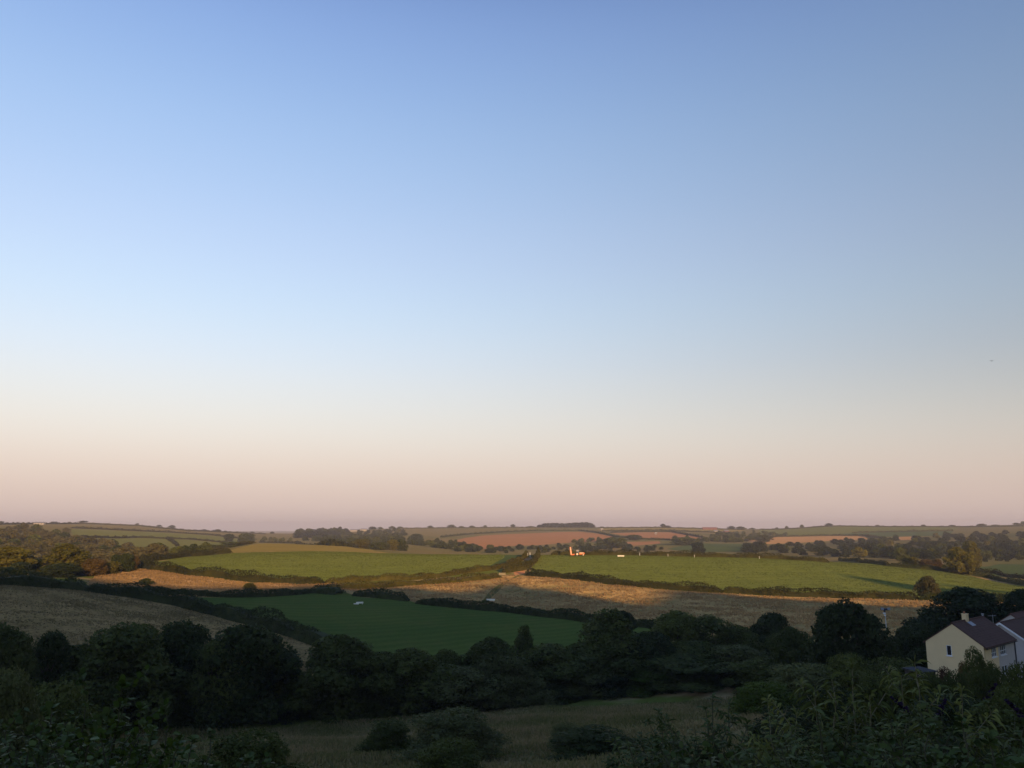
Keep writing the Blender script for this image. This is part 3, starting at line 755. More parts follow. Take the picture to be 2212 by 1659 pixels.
# ------------------------------------------------------------------ hedges
def hedge(pts_, h=3.0, w_=2.6, leafk='hedge', label='', leaf=0.5, dens=34, name='hedge', rough=0.35, cat='hedge'):
    g = [P(p) for p in pts_]
    path = []
    for a, b in zip(g, g[1:]):
        L_ = (b - a).length; n = max(1, int(L_ / max(1.0, leaf * 2)))
        for k in range(n): path.append((a.x + (b.x - a.x) * k / n, a.y + (b.y - a.y) * k / n))
    path.append((g[-1].x, g[-1].y)); path = np.array(path)
    seg = np.diff(path, axis=0); sl = np.linalg.norm(seg, axis=1); cum = np.concatenate([[0], np.cumsum(sl)])
    tot = cum[-1]; n = int(tot * dens * 1.5)
    s = rng.uniform(0, tot, n); i = np.clip(np.searchsorted(cum, s) - 1, 0, len(sl) - 1)
    f = (s - cum[i]) / sl[i]; c = path[i] + seg[i] * f[:, None]
    dirn = seg[i] / sl[i][:, None]; nrm = np.stack([-dirn[:, 1], dirn[:, 0]], 1)
    ph = rng.uniform(0, 6, 5)
    hm = 1 + rough * (0.5 * np.sin(s / 7.3 + ph[0]) + 0.35 * np.sin(s / 2.9 + ph[1]) + 0.45 * np.maximum(0, np.sin(s / 17 + ph[2])) ** 6 + 0.2 * np.sin(s / 1.3 + ph[3]))
    ends = np.clip(np.minimum(s, tot - s) / 3.0, 0.08, 1) ** 0.5
    hh = h * np.maximum(hm, 0.45) * ends; ww = w_ * (0.9 + 0.2 * np.sin(s / 5 + ph[4]))
    a = rng.uniform(-0.15, math.pi + 0.15, n)
    q = 1 - np.abs(rng.normal(size=n)) * 0.09
    off = np.cos(a) * ww / 2 * q; z = np.maximum(np.sin(a), 0) ** 0.75 * hh * q + rng.uniform(-.08, .05, n) * h
    z = np.where(np.sin(a) < 0.3, rng.uniform(0, 0.7, n) * hh, z)
    X = c[:, 0] + nrm[:, 0] * off; Y = c[:, 1] + nrm[:, 1] * off
    C = np.stack([X, Y, H(X, Y) + np.maximum(z, 0)], 1)
    D = np.stack([nrm[:, 0] * np.cos(a), nrm[:, 1] * np.cos(a), np.sin(a) + .1], 1)
    V, F = leaf_quads(C, D, leaf, 0.85, 0.85)
    # woody core
    cs = np.arange(0, tot, max(1.5, leaf * 2.5)); ci = np.clip(np.searchsorted(cum, cs) - 1, 0, len(sl) - 1)
    cc = path[ci] + seg[ci] * ((cs - cum[ci]) / sl[ci])[:, None]; cn = np.stack([-seg[ci][:, 1], seg[ci][:, 0]], 1) / sl[ci][:, None]
    ch = h * 0.72 * np.clip(np.minimum(cs, tot - cs) / 3.0, 0.02, 1) ** 0.5 * (1 + 0.2 * np.sin(cs / 3 + ph[1]))
    rows = []
    for o_, zf in ((-.38, 0), (-.3, 1), (.3, 1), (.38, 0)):
        X = cc[:, 0] + cn[:, 0] * o_ * w_; Y = cc[:, 1] + cn[:, 1] * o_ * w_
        rows.append(np.stack([X, Y, H(X, Y) - .2 + zf * ch], 1))
    m_ = len(cs); CV = np.concatenate(rows)
    cf = [(a_ * m_ + k, a_ * m_ + k + 1, (a_ + 1) * m_ + k + 1, (a_ + 1) * m_ + k) for a_ in range(3) for k in range(m_ - 1)]
    if cf: V, F = join([(V, F), (CV, np.array(cf))])
    org = np.array([g[0].x, g[0].y, g[0].z])
    o = obj(name, mesh_np(name, V - org, F, LF[leafk]), loc=tuple(org))
    tag(o, label, cat)
    return o
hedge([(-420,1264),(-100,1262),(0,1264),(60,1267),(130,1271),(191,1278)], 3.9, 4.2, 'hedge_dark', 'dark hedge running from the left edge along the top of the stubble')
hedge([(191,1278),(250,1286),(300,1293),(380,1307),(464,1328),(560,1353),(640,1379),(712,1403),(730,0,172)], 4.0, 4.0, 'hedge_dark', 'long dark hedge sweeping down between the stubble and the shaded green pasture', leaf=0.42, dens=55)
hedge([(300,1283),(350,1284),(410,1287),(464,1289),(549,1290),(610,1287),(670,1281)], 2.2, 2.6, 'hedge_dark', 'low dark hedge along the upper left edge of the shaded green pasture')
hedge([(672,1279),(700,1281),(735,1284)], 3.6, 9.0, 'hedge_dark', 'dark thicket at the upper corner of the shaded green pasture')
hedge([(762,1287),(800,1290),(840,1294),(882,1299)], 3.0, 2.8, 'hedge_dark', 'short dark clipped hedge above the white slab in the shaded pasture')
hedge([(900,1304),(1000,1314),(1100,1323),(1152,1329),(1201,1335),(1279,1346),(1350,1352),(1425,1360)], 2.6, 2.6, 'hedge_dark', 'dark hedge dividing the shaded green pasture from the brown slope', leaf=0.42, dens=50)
hedge([(290,1224),(330,1232),(409,1243),(480,1250),(549,1258),(603,1260),(658,1262),(700,1261)], 4.0, 3.2, 'hedge', 'brown-green hedge along the foot of the left sunlit green field')
hedge([(700,1261),(760,1257),(823,1254),(890,1253),(957,1246),(992,1240.5),(1044,1234),(1080,1228),(1113,1218),(1130,1208),(1136,0,505),(1138,0,540)], 2.7, 2.2, 'hedge_sun_tint', 'hedge painted sunlit gold on the left side of the lane climbing to the ridge')
hedge([(700,1272),(760,1272),(823,1270),(867,1266),(923,1262),(979,1259.5),(1046,1252.5),(1080,1248)], 2.6, 2.8, 'hedge_sun_tint', 'bushy hedge bank painted sunlit gold below the left sunlit field, above the shaded brown slope')
hedge([(1088,1238),(1113,1234.5),(1136,1230),(1148,1222),(1157,1213),(1162,1204),(1163,0,520),(1162,0,545)], 3.6, 2.6, 'hedge_sun_tint', 'tall hedge painted sunlit gold on the right side of the lane climbing to the ridge')
hedge([(1137,1243),(1170,1246),(1233,1251),(1315,1262),(1400,1270),(1506,1278),(1561,1281)], 3.2, 2.9, 'hedge', 'long brown hedge along the foot of the right sunlit green field, by the tan patch')
hedge([(1561,1281),(1640,1285),(1700,1288),(1799,1292),(1900,1294),(1985,1297)], 3.2, 2.9, 'hedge', 'brown hedge continuing right along the foot of the sunlit green field towards the lone tree')
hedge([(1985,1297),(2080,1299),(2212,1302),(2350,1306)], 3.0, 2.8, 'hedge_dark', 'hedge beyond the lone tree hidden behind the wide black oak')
hedge([(1190,0,536),(1300,0,538),(1397,0,538),(1560,0,538),(1700,0,538),(1790,0,535)], 3.0, 2.6, 'hedge', 'hedge on the skyline of the right sunlit field, behind the tractor')
hedge([(1813,1211),(1870,1217),(1919,1223)], 2.8, 2.6, 'hedge', 'short lit stretch of hedge at the top right of the sunlit field')
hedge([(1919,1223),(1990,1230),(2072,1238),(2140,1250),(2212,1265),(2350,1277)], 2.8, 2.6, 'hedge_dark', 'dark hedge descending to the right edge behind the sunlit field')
hedge([(300,1214),(345,1210),(400,0,528),(464,0,548),(500,0,556)], 3.4, 3.0, 'hedge', 'thin pale hedge at the far left end of the left sunlit field')
FH = [
 ([(0,1133.5),(100,1132.5),(177,1131.5),(300,1136.5),(409,1147),(500,1151),(573,1154)],'thin hedge along the left-hand skyline'),
 ([(153,1141),(245,1145),(355,1150),(464,1157),(545,1166)],'upper hedge crossing the far green hillside on the left'),
 ([(163,1161),(300,1161.5),(409,1165.5),(504,1173.5)],'lower hedge crossing the far green hillside on the left'),
 ([(360,1164),(372,1171),(384,1180)],'short hedge running down to the orange track on the left hillside'),
 ([(280,1191),(340,1196),(400,1195),(440,1192),(475,1187)],'hedge along the bottom of the far green hillside on the left'),
 ([(560,1172),(640,1174),(720,1179),(800,1183),(860,1186)],'hedge behind the small yellow field in the middle distance'),
 ([(870,1142),(980,1140.5),(1094,1140),(1160,1140)],'thin hedge on the centre skyline'),
 ([(952,1161),(1000,1156),(1040,1153),(1095,1149.5),(1152,1147),(1200,1147),(1250,1146.5),(1290,1151),(1330,1160),(1386,1165),(1449,1167)],'dark hedge along the top of the largest red field'),
 ([(1318,1151),(1380,1149),(1452,1149.5),(1519,1162)],'hedge above the second red field'),
 ([(1290,1141),(1424,1140),(1500,1142),(1610,1145)],'hedge on the skyline right of the flat-topped clump'),
 ([(1300,1147.5),(1424,1146),(1500,1149),(1590,1152)],'thin hedge below the pale skyline field right of centre'),
 ([(1609,1169),(1677,1160),(1780,1157.5),(1867,1157.5),(1900,1163)],'hedge behind the orange stubble strip'),
 ([(1640,1144.5),(1729,1141.5),(1810,1137),(1895,1138.5),(2072,1138.8),(2212,1137)],'thin hedge on the right-hand skyline'),
 ([(1840,1151.5),(1890,1150),(2000,1148),(2060,1147)],'thin hedge below the right-hand skyline field'),
 ([(2095,1234),(2150,1240),(2212,1250),(2350,1262)],'scrubby hedge at the lower right behind the sunlit field'),
]
for p_, lab in FH:
    near_ = P(p_[0]).y < 1300
    hedge(p_, 3.2 if near_ else 4.0, 3.0 if near_ else 5.0, 'hedge' if 'dark' not in lab else 'hedge_dark', lab, leaf=0.9 if near_ else 1.8, dens=9 if near_ else 2.6, rough=0.5)

# ------------------------------------------------------------------ middle distance trees
MT = [
 ('oak_tree','moak',145,1174,90,372,'gold','large golden-green oak lit by the low sun on the left'),
 ('oak_tree','moak',18,1180,96,368,'gold','golden-green oak at the left edge of the fields'),
 ('hawthorn_tree','mround',205,1205,46,366,'rust','small tree painted sun-orange right of the large golden oak'),  # orange sunlight on this tree is put into its leaf colour
 ('hawthorn_tree','mround',240,1212,40,378,'gold','small golden bush left of the two dark trees by the tan field'),
 ('holly_bush','mround',100,1221,34,348,'ever_shade','dark bush shape standing in for shade at the left foot of the large golden oak'),  # added dark bush stands in for shade on the lower crown
 ('holly_bush','mround',140,1216,60,350,'ever_shade','dark clump standing in for shade right under the large golden oak'),  # added clump, its dark leaves carry the shade under the crown
 ('holly_bush','mround',50,1213,46,350,'ever_shade','dark holly below the golden oak at the left edge'),
 ('holly_bush','mround',8,1224,34,346,'ever_shade','dark bush at the very left above the stubble hedge'),
 ('hawthorn_tree','mround',78,1205,40,385,'gold','pale yellow tree in the gap between the two golden oaks'),
 ('holly_tree','mround',253,1197,24,392,'ever_shade','left one of the two small dark trees at the corner of the tan field'),
 ('holly_tree','mround',276,1194,28,390,'ever_shade','right one of the two small dark trees at the corner of the tan field'),
 ('hawthorn_tree','mround',289,1199,24,394,'rust','little orange-brown tree against the two small dark trees'),
 ('hawthorn_bush','moak',316,1248,28,322,'dark','small dark bush alone on the tan field'),
 ('gorse_bush','mround',540,1258,24,330,'gold','small yellow bush at the right end of the tan field'),
 ('oak_tree','moak',2001,1243,44,345,'umber','lone brownish round tree in the hedge of the right sunlit field'),
 ('oak_tree','mround',1965,1203,34,640,'gold','golden round tree behind the upper right hedge, leftmost of four'),
 ('oak_tree','mround',2002,1207,32,640,'rust','russet round tree behind the upper right hedge, second of four'),
 ('hawthorn_tree','mround',2023,1207,22,645,'rust','small russet tree behind the upper right hedge, third of four'),
 ('oak_tree','moak',2066,1181,58,600,'gold','tallest golden tree behind the upper right hedge'),
 ('poplar_tree','mround',2095,1168,34,760,'gold','yellow-green tree behind the tallest golden one on the right'),
 ('oak_tree','mround',1945,1182,28,860,'mid','green tree just above the upper right hedge'),
 ('oak_tree','mround',783,1164,36,980,'gold','round olive tree at the far end of the yellow field'),
 ('oak_tree','mround',818,1170,40,970,'mid','low tree right of the round olive tree in the middle distance'),
 ('oak_tree','mround',848,1165,24,980,'gold','left one of a touching pair of trees in the middle distance'),
 ('oak_tree','mround',868,1164,26,985,'dark','right, darker one of a touching pair of trees in the middle distance'),
 ('oak_tree','mround',900,1153,26,1800,'mid','round tree left of the shaded far field near the centre'),
 ('oak_tree','mround',1322,1160,58,1480,'mid','broad tree below the second red field'),
 ('oak_tree','mround',1368,1155,32,1900,'mid','rounded tree at the left corner of the second red field'),
 ('oak_tree','mround',1482,1160,58,1600,'mid','broad olive clump right of the second red field'),
 ('oak_tree','mround',1650,1155,34,1800,'willow','pale round tree on the orange stubble strip'),
 ('holly_tree','mround',1508,1171,28,1150,'ever_shade','dark tree in front of the far dark green field'),
 ('oak_tree','mround',455,1176,44,900,'mid','round tree left of the yellow field, greyish'),
 ('oak_tree','mround',505,1170,52,880,'mid','round tree beside the left end of the yellow field'),
 ('oak_tree','mround',533,1168,34,860,'gold','pale tree touching the left end of the yellow field'),
 ('holly_bush','mround',437,1183,24,840,'ever_shade','dark bush below the orange track on the left hillside'),
 ('oak_tree','mround',495,1153,20,1700,'ever_shade','dark tree beyond the far green hillside, left of a lighter one'),
 ('oak_tree','mround',532,1152,34,1650,'mid','olive tree beyond the far green hillside'),
]
for i, (nm, key, x, top, wd, r, lf, lab) in enumerate(MT):
    tree_px(nm, key, x, top, wd, r, lf, lab, cat='bush' if nm.endswith('bush') else 'tree', idx=i)

# far woods: the trees one can tell apart, each an object, over a joined understorey
def in_poly(q, x, y):
    return bool(inside(np.array(q, float), np.array([[x, y]]))[0])
def scatter(poly, n, hmin, hmax, keys, leafs, name, label, group, wmul=1.0, seed=0, mass=0, massleaf='mid', masslabel=None, rmin=620):
    rr = random.Random(seed); xs = [p[0] for p in poly]; ys = [p[1] for p in poly]
    spots = []; tries = 0
    while len(spots) < n and tries < n * 60:
        tries += 1
        x, y = rr.uniform(min(xs), max(xs)), rr.uniform(min(ys), max(ys))
        if not in_poly(poly, x, y): continue
        h = rr.uniform(hmin, hmax)
        p = pix(x, y)
        if p.length < rmin: continue
        mind = h * 0.5 * wmul
        if any((p.x - q[0]) ** 2 + (p.y - q[1]) ** 2 < mind ** 2 for q in spots): continue
        spots.append((p.x, p.y))
        key = rr.choice(keys); lf = rr.choice(leafs)
        tree(name, key, (p.x, p.y, p.z - 0.3), h, h * rr.uniform(0.85, 1.25) * wmul, lf, label, 'tree', group, rz=rr.uniform(0, 6.28), detail=False, idx=rr.randrange(4))
    if mass:
        parts = []
        for k in range(mass):
            for _ in range(40):
                x, y = rr.uniform(min(xs), max(xs)), rr.uniform(min(ys), max(ys))
                if in_poly(poly, x, y) and pix(x, y).length > rmin: break
            p = pix(x, y); h = rr.uniform(hmin, hmax) * 0.78; w_ = h * 1.5
            _, _, v, f = PROTO['fround'][k % 4]
            a = rr.uniform(0, 6.28); ca, sa = math.cos(a), math.sin(a)
            vv = v[:, :] * np.array([w_ / 10, w_ / 10, h / 10]); vv = np.stack([vv[:, 0] * ca - vv[:, 1] * sa + p.x, vv[:, 0] * sa + vv[:, 1] * ca + p.y, vv[:, 2] + p.z - .3], 1)
            parts.append((vv, f))
        v, f = join(parts)
        o = obj('woodland', mesh_np('woodland', v, f, LF[massleaf]))
        tag(o, masslabel, 'wood', kind='stuff')
scatter([(-60,1150),(60,1147),(140,1149),(165,1166),(280,1190),(372,1205),(260,1222),(180,1234),(-60,1234)], 60, 9, 14, ['fround','ftall'], ['mid','umber','umber','dark','umber','gold'],
        'broadleaf_tree', 'tree in the hillside wood on the far left', 'trees of the left hillside wood', seed=1, mass=230, massleaf='umber', masslabel='massed lower canopy of the hillside wood on the left')
scatter([(370,1196),(470,1192),(480,1200),(372,1207)], 10, 6, 9, ['fround'], ['mid','dark'], 'broadleaf_tree', 'tree in the line below the far left hillside fields', 'tree line below the left hillside', seed=2)
scatter([(545,1167),(640,1168),(640,1172),(560,1172)], 9, 6, 10, ['fround'], ['mid','willow'], 'broadleaf_tree', 'tree in the row behind the yellow field', 'row behind the yellow field', seed=3)
scatter([(634,1156),(660,1153),(748,1149),(748,1159),(640,1163)], 34, 17, 23, ['ftall','fpine'], ['pine','dark'], 'pine_tree', 'dark tree of the plantation on the skyline left of centre', 'plantation on the skyline', wmul=0.6, seed=4, mass=70, massleaf='pine', masslabel='massed lower canopy of the skyline plantation')
scatter([(650,1168),(700,1160),(760,1152),(870,1146),(885,1160),(870,1178),(770,1182)], 45, 9, 14, ['fround','ftall'], ['mid','dark','ever_shade','willow'], 'broadleaf_tree',
        'tree in the wood between the plantation and the red field', 'trees of the central far wood', seed=5, mass=120, massleaf='dark', masslabel='massed lower canopy of the central far wood')
scatter([(880,1166),(975,1172),(1050,1187),(1000,1190),(880,1176)], 24, 6, 10, ['fround'], ['dark','ever_shade','mid'], 'broadleaf_tree', 'tree in the dark row left of the red field', 'dark row left of the red field', seed=6, mass=34, massleaf='dark', masslabel='scrub under the dark row left of the red field')
scatter([(960,1190),(1090,1184),(1200,1181),(1290,1180),(1420,1182),(1440,1192),(1200,1194),(1050,1195)], 36, 5, 9, ['fround','ftall'], ['dark','ever_shade','mid','ever_shade'], 'broadleaf_tree',
        'tree in the hollow below the red field, behind the ridge', 'trees in the hollow behind the ridge', seed=7, mass=60, massleaf='ever_shade', masslabel='massed scrub in the hollow behind the ridge')
scatter([(1230,1170),(1290,1166),(1360,1178),(1250,1180)], 12, 7, 10, ['fround'], ['mid','dark'], 'broadleaf_tree', 'tree beside the shadowed end of the largest red field', 'trees beside the largest red field', seed=8, mass=18, massleaf='mid', masslabel='scrub beside the shadowed end of the largest red field')
scatter([(1430,1168),(1530,1163),(1560,1152),(1640,1150),(1720,1158),(1640,1164),(1600,1172),(1500,1172)], 34, 8, 12, ['fround'], ['mid','willow','dark'], 'broadleaf_tree',
        'olive tree in the wood between the red and orange fields', 'trees between the red and orange fields', seed=9, mass=60, massleaf='mid', masslabel='massed canopy between the red and orange fields')
scatter([(1600,1184),(1640,1180),(1720,1178),(1870,1170),(1960,1164),(2060,1156),(2120,1152),(2240,1150),(2260,1206),(2120,1212),(2000,1212),(1830,1204),(1700,1198),(1600,1194)], 55, 9, 13, ['fround','ftall'], ['ever_shade','ever_shade','dark','mid','gold'],  # the wood's shade is also put into its dark leaf colour
        'broadleaf_tree', 'tree in the dark wood across the valley on the right', 'trees of the dark right-hand wood', seed=10, mass=260, massleaf='ever_shade', masslabel='massed lower canopy of the dark right-hand wood')
scatter([(2100,1206),(2212,1200),(2260,1200),(2260,1214),(2105,1220)], 14, 5, 8, ['fround'], ['dark','ever_shade'], 'broadleaf_tree', 'tree in the dark wood across the valley on the right', 'trees of the dark right-hand wood', seed=12)
# skyline trees, seen one by one
SKT = [(2,1126.5,12),(117,1127.5,12),(150,1128,6),(180,1125.5,16),(297,1131,6),(344,1134.5,9),(372,1135,12),(441,1144,8),(470,1144,14),(487,1147,6),(512,1149,5),(545,1149,8),
       (588,1149,8),(805,1138,14),(822,1139,10),(846,1137,10),(864,1138,10),(930,1136,10),(975,1134,16),(997,1137,10),(1020,1136,10),(1048,1135.5,7),(1108,1133,9),(1146,1137,14),(1300,1138,8),
       (1432,1132,9),(1441,1136,14),(1580,1137,14),(1600,1138,16),(1624,1141,10),(1678,1140,6),(1699,1137,5),(1732,1134,7),(1775,1136,6),(1790,1131,12),(1895,1134.5,8),(1994,1134,8),(2057,1134.5,10),
       (2120,1132,14),(2150,1134,12),(2195,1130,12),(2210,1127,10)]
for i, (x, top, wd) in enumerate(SKT):
    tree_px('skyline_tree', 'fround', x, top, wd * 1.15, 3350, random.choice(['dark', 'mid']), 'small round tree standing up from the skyline hedge', 'tree', 'single trees along the skyline', detail=False, grow=1.5)
for i, (x, top) in enumerate([(1168,1134),(1176,1131.5),(1185,1131),(1194,1130.5),(1203,1130.5),(1212,1131),(1221,1132),(1231,1130.5),(1239,1129.5),(1248,1129.5),(1257,1129),(1266,1129),(1274,1130.5),(1279,1134)]):
    tree_px('pine_tree', 'ftall', x, top, 15, 3300, 'pine', 'dark tree in the flat-topped clump on the centre skyline', 'tree', 'flat-topped clump on the skyline', detail=False, grow=2)
# the tall trees on the hill behind the viewer whose long shadows cross the right field
for x, top, lab in ((1825, 1243, 'tall tree on the hill behind the viewer, casting the long shadow'), (2035, 1262, 'second tall tree on the hill behind the viewer'),
                    (1143, 1270, 'third tall tree on the hill behind the viewer')):
    p = pix(x, top); k = (p.y - CREST_Y) / -SUN[1]; q = Vector(p) + Vector(SUN) * k
    zb = Hs(q.x, q.y); tree('hilltop_tree', 'moak', (q.x, q.y, zb - .3), max(6, q.z - zb), 24, 'mid', lab, 'tree')

# ------------------------------------------------------------------ grass tufts, stuff
def tufts(name, poly, n, hgt, wid, mat, label, blades=3, clumpy=1.0):
    q = np.array([(math.atan2(g.x, g.y), math.log(math.hypot(g.x, g.y))) for g in (P(p) for p in poly)])
    lo_, hi_ = q.min(axis=0), q.max(axis=0)
    c = np.stack([rng.uniform(lo_[0], hi_[0], n * 3), np.log(np.sqrt(rng.uniform(math.exp(lo_[1]) ** 2, math.exp(hi_[1]) ** 2, n * 3)))], 1)
    c = c[inside(q, c)][:n]
    r_ = np.exp(c[:, 1]); X = r_ * np.sin(c[:, 0]); Y = r_ * np.cos(c[:, 0])
    clump = 0.5 + 0.5 * clumpy * np.sin(X / 5.1 + 2 * np.sin(Y / 9)) * np.sin(Y / 4.3 + 1.7 * np.sin(X / 11))
    keep = rng.uniform(size=len(X)) < 0.25 + 0.75 * clump
    X, Y, cl = X[keep], Y[keep], clump[keep]
    Vs, Fs = [], []
    for b in range(blades):
        a = rng.uniform(0, 2 * math.pi, len(X)); hh = hgt * rng.uniform(0.5, 1.2, len(X)) * (0.6 + 0.6 * cl); w_ = wid * rng.uniform(.6, 1.3, len(X))
        dx, dy = np.cos(a), np.sin(a); lx, ly = rng.normal(size=len(X)) * hgt * .35, rng.normal(size=len(X)) * hgt * .35
        bx, by = X + rng.normal(size=len(X)) * wid, Y + rng.normal(size=len(X)) * wid
        z = H(bx, by) - 0.03
        Vs.append(np.stack([np.stack([bx - dx * w_ * .5, by - dy * w_ * .5, z], 1), np.stack([bx + dx * w_ * .5, by + dy * w_ * .5, z], 1),
                            np.stack([bx + lx + dx * w_ * .3, by + ly + dy * w_ * .3, z + hh], 1), np.stack([bx + lx - dx * w_ * .25, by + ly - dy * w_ * .25, z + hh * .85], 1)], 1).reshape(-1, 3))
    V = np.concatenate(Vs); F = np.arange(len(V)).reshape(-1, 4)
    o = obj(name, mesh_np(name, V, F, mat)); tag(o, label, 'grass', kind='stuff')
TG = leaf_mat('dry meadow grass', (0.08, 0.105, 0.02), (0.33, 0.235, 0.12), trans=0.3, scale=0.07)
TT = leaf_mat('tan grass tufts', (0.26, 0.17, 0.075), (0.42, 0.27, 0.115), trans=0.3, scale=0.05)
TS = leaf_mat('stubble tufts', (0.18, 0.14, 0.06), (0.34, 0.25, 0.12), trans=0.3, scale=0.05)
TP = leaf_mat('pasture blades', (0.10, 0.125, 0.028), (0.14, 0.165, 0.036), trans=0.35, scale=0.03)
tufts('meadow_grass', [(250,0,128),(1000,0,131),(1700,0,145),(1850,0,60),(1500,0,32),(700,0,32),(250,0,40)], 60000, 0.5, 0.16, TG, 'tall dry grass of the near meadow')
tufts('dry_grass', FIELDS[4][2], 9000, 0.55, 0.5, TT, 'tufts of dry tan grass on the sunlit strip at the left')
tufts('dry_grass', FIELDS[5][2], 18000, 0.5, 0.5, TT, 'tufts of dry grass on the brown slope')
tufts('stubble', FIELDS[3][2], 26000, 0.3, 0.4, TS, 'stubble tufts on the brown field at the left')
GF = [f for f in FIELDS if f[0] == 'pasture_field']
tufts('pasture_grass', GF[0][2], 60000, 0.2, 0.5, TP, 'grass of the left sunlit green field', blades=2, clumpy=0.12)
tufts('pasture_grass', GF[1][2], 70000, 0.2, 0.5, TP, 'grass of the right sunlit green field', blades=2, clumpy=0.12)

# ------------------------------------------------------------------ foreground shrubs with real leaves
def shrub_arrays(seed, height, spread, nst, nleaf, llen, lwid, arch=0.5, droop=0.5, twigs=3, up=0.15):
    """stems and leaves of a shrub; leaf = folded blade of six vertices"""
    rg = np.random.default_rng(seed); st = MB(); base, dirs, tips = [], [], []
    pts_all, dir_all = [], []
    for s in range(nst):
        a = rg.uniform(0, 2 * math.pi); sp = spread * math.sqrt(rg.uniform(0.02, 1)); hh = height * rg.uniform(0.55, 1.0) * (1 - 0.35 * (sp / spread) ** 2)
        b = np.array([math.cos(a) * sp * 0.3, math.sin(a) * sp * 0.3, -0.2])
        e = np.array([math.cos(a) * sp, math.sin(a) * sp, hh])
        n = 9; prev = b; path = [b]
        for k in range(1, n + 1):
            t = k / n; p = b * (1 - t) + e * t
            p[2] = b[2] + (hh - b[2]) * (t ** (1 - arch * 0.4)); p[:2] = b[:2] + (e[:2] - b[:2]) * t ** (1 + arch)
            p = p + rg.normal(size=3) * 0.03 * height * 0.3
            path.append(p)
        for k in range(n):
            st.tube(path[k], path[k + 1], 0.022 * (1 - k / n) + 0.006, 0.022 * (1 - (k + 1) / n) + 0.005, 5 if False else 4)
        segs = [(path[k], path[k + 1]) for k in range(2, n)]
        for tw in range(twigs):
            k = rg.integers(3, n); o_ = path[k]; d = rg.normal(size=3); d[2] = abs(d[2]) * 0.8 + 0.2; d /= np.linalg.norm(d)
            L_ = height * rg.uniform(0.07, 0.17); q = o_ + d * L_
            st.tube(o_, q, 0.009, 0.004, 4); segs.append((o_, o_ + d * L_ * 0.5)); segs.append((o_ + d * L_ * .5, q))
        tips.append(path[-1])
        m_ = max(2, nleaf // nst)
        for j in range(m_):
            p0, p1 = segs[rg.integers(len(segs))]; t = rg.uniform()
            pts_all.append(p0 * (1 - t) + p1 * t); ax = p1 - p0; ax /= np.linalg.norm(ax) + 1e-9
            out = rg.normal(size=3); out -= ax * out.dot(ax); out /= np.linalg.norm(out)
            dir_all.append(out + ax * rg.uniform(up, 0.9))
        for j in range(9):     # tuft at the tip
            pts_all.append(path[-1] - np.array([0, 0, rg.uniform(0, 0.12) * height * .3])); out = rg.normal(size=3); out[2] = abs(out[2]) * .9 + .3; dir_all.append(out)
    Pn = np.array(pts_all); D = np.array(dir_all); D /= np.linalg.norm(D, axis=1)[:, None]
    n = len(Pn); L_ = llen * rg.uniform(0.5, 1.25, n)[:, None]; Wd = lwid * rg.uniform(0.7, 1.2, n)[:, None]
    side = np.cross(D, rg.normal(size=(n, 3)) * 0.5 + np.array([0, 0, 1.0])); side /= np.linalg.norm(side, axis=1)[:, None] + 1e-9
    dn = np.array([0, 0, -1.0])[None, :]
    m1 = Pn + D * L_ * 0.4 + dn * L_ * droop * 0.08; m2 = Pn + D * L_ * 0.75 + dn * L_ * droop * 0.3; tip = Pn + D * L_ + dn * L_ * droop * 0.62
    V = np.stack([Pn, m1 + side * Wd * .5, m1 - side * Wd * .5, m2 + side * Wd * .36, m2 - side * Wd * .36, tip], 1).reshape(-1, 3)
    b = (np.arange(n) * 6)[:, None]
    F = np.concatenate([b + np.array([[0, 1, 2, 2]]), b + np.array([[1, 3, 4, 2]]), b + np.array([[3, 5, 5, 4]])])
    # triangles written as triangles
    T3 = np.concatenate([b + np.array([[0, 1, 2]]), b + np.array([[1, 3, 4]]), b + np.array([[1, 4, 2]]), b + np.array([[3, 5, 4]])])
    k_ = height / np.percentile(V[:, 2], 99.5); V[:, 2] *= k_; sv0 = np.array(st.v); sv0[:, 2] *= k_; tips = np.array(tips); tips[:, 2] *= k_
    return (sv0, np.array(st.f)), (V, T3), tips
def spike_mesh(rg, tips, L_=0.28):
    Vs = []
    for t in tips:
        d = rg.normal(size=3) * .3 + np.array([0, 0, .8]); d /= np.linalg.norm(d)
        for k in range(46):
            u = rg.uniform(); rr_ = 0.035 * (1 - u) + .008
            o_ = rg.normal(size=3); o_ /= np.linalg.norm(o_); Vs.append((t + d * L_ * u + o_ * rr_, o_))
    C = np.array([a for a, _ in Vs]); D = np.array([b for _, b in Vs])
    return leaf_quads(C, D, 0.035, 1.0, .4)
BUD, HAZ, BAM = [], [], []
STEM2 = plain('pale cane stem', (0.20, 0.17, 0.10), 0.7, 0.2, 0.2, 4)
PURPLE = plain('purple florets', (0.02, 0.01, 0.028), 0.8, 0.1, 0.3, 20)
for s in (101, 102, 103):
    (sv_, sf_), (lv, lf_), tips = shrub_arrays(s, 3.2, 1.7, 34, 3300, 0.17, 0.045, arch=0.7, droop=0.7, twigs=4)
    rg_ = np.random.default_rng(s); spk = []
    for t_ in sorted(tips, key=lambda q: -q[2])[:5]:
        fv, ff = spike_mesh(rg_, [t_]); spk.append(mesh_np('flower_spike', fv, ff, PURPLE))
    BUD.append((mesh_np('stems', sv_, sf_, STEM), mesh_np('leaves', lv, lf_, LF['budd']), spk))
for s in (111, 112, 113):
    (sv_, sf_), (lv, lf_), tips = shrub_arrays(s, 3.0, 1.8, 38, 3800, 0.10, 0.075, arch=0.5, droop=0.35, twigs=5)
    HAZ.append((mesh_np('stems', sv_, sf_, STEM), mesh_np('leaves', lv, lf_, LF['hazel']), None))
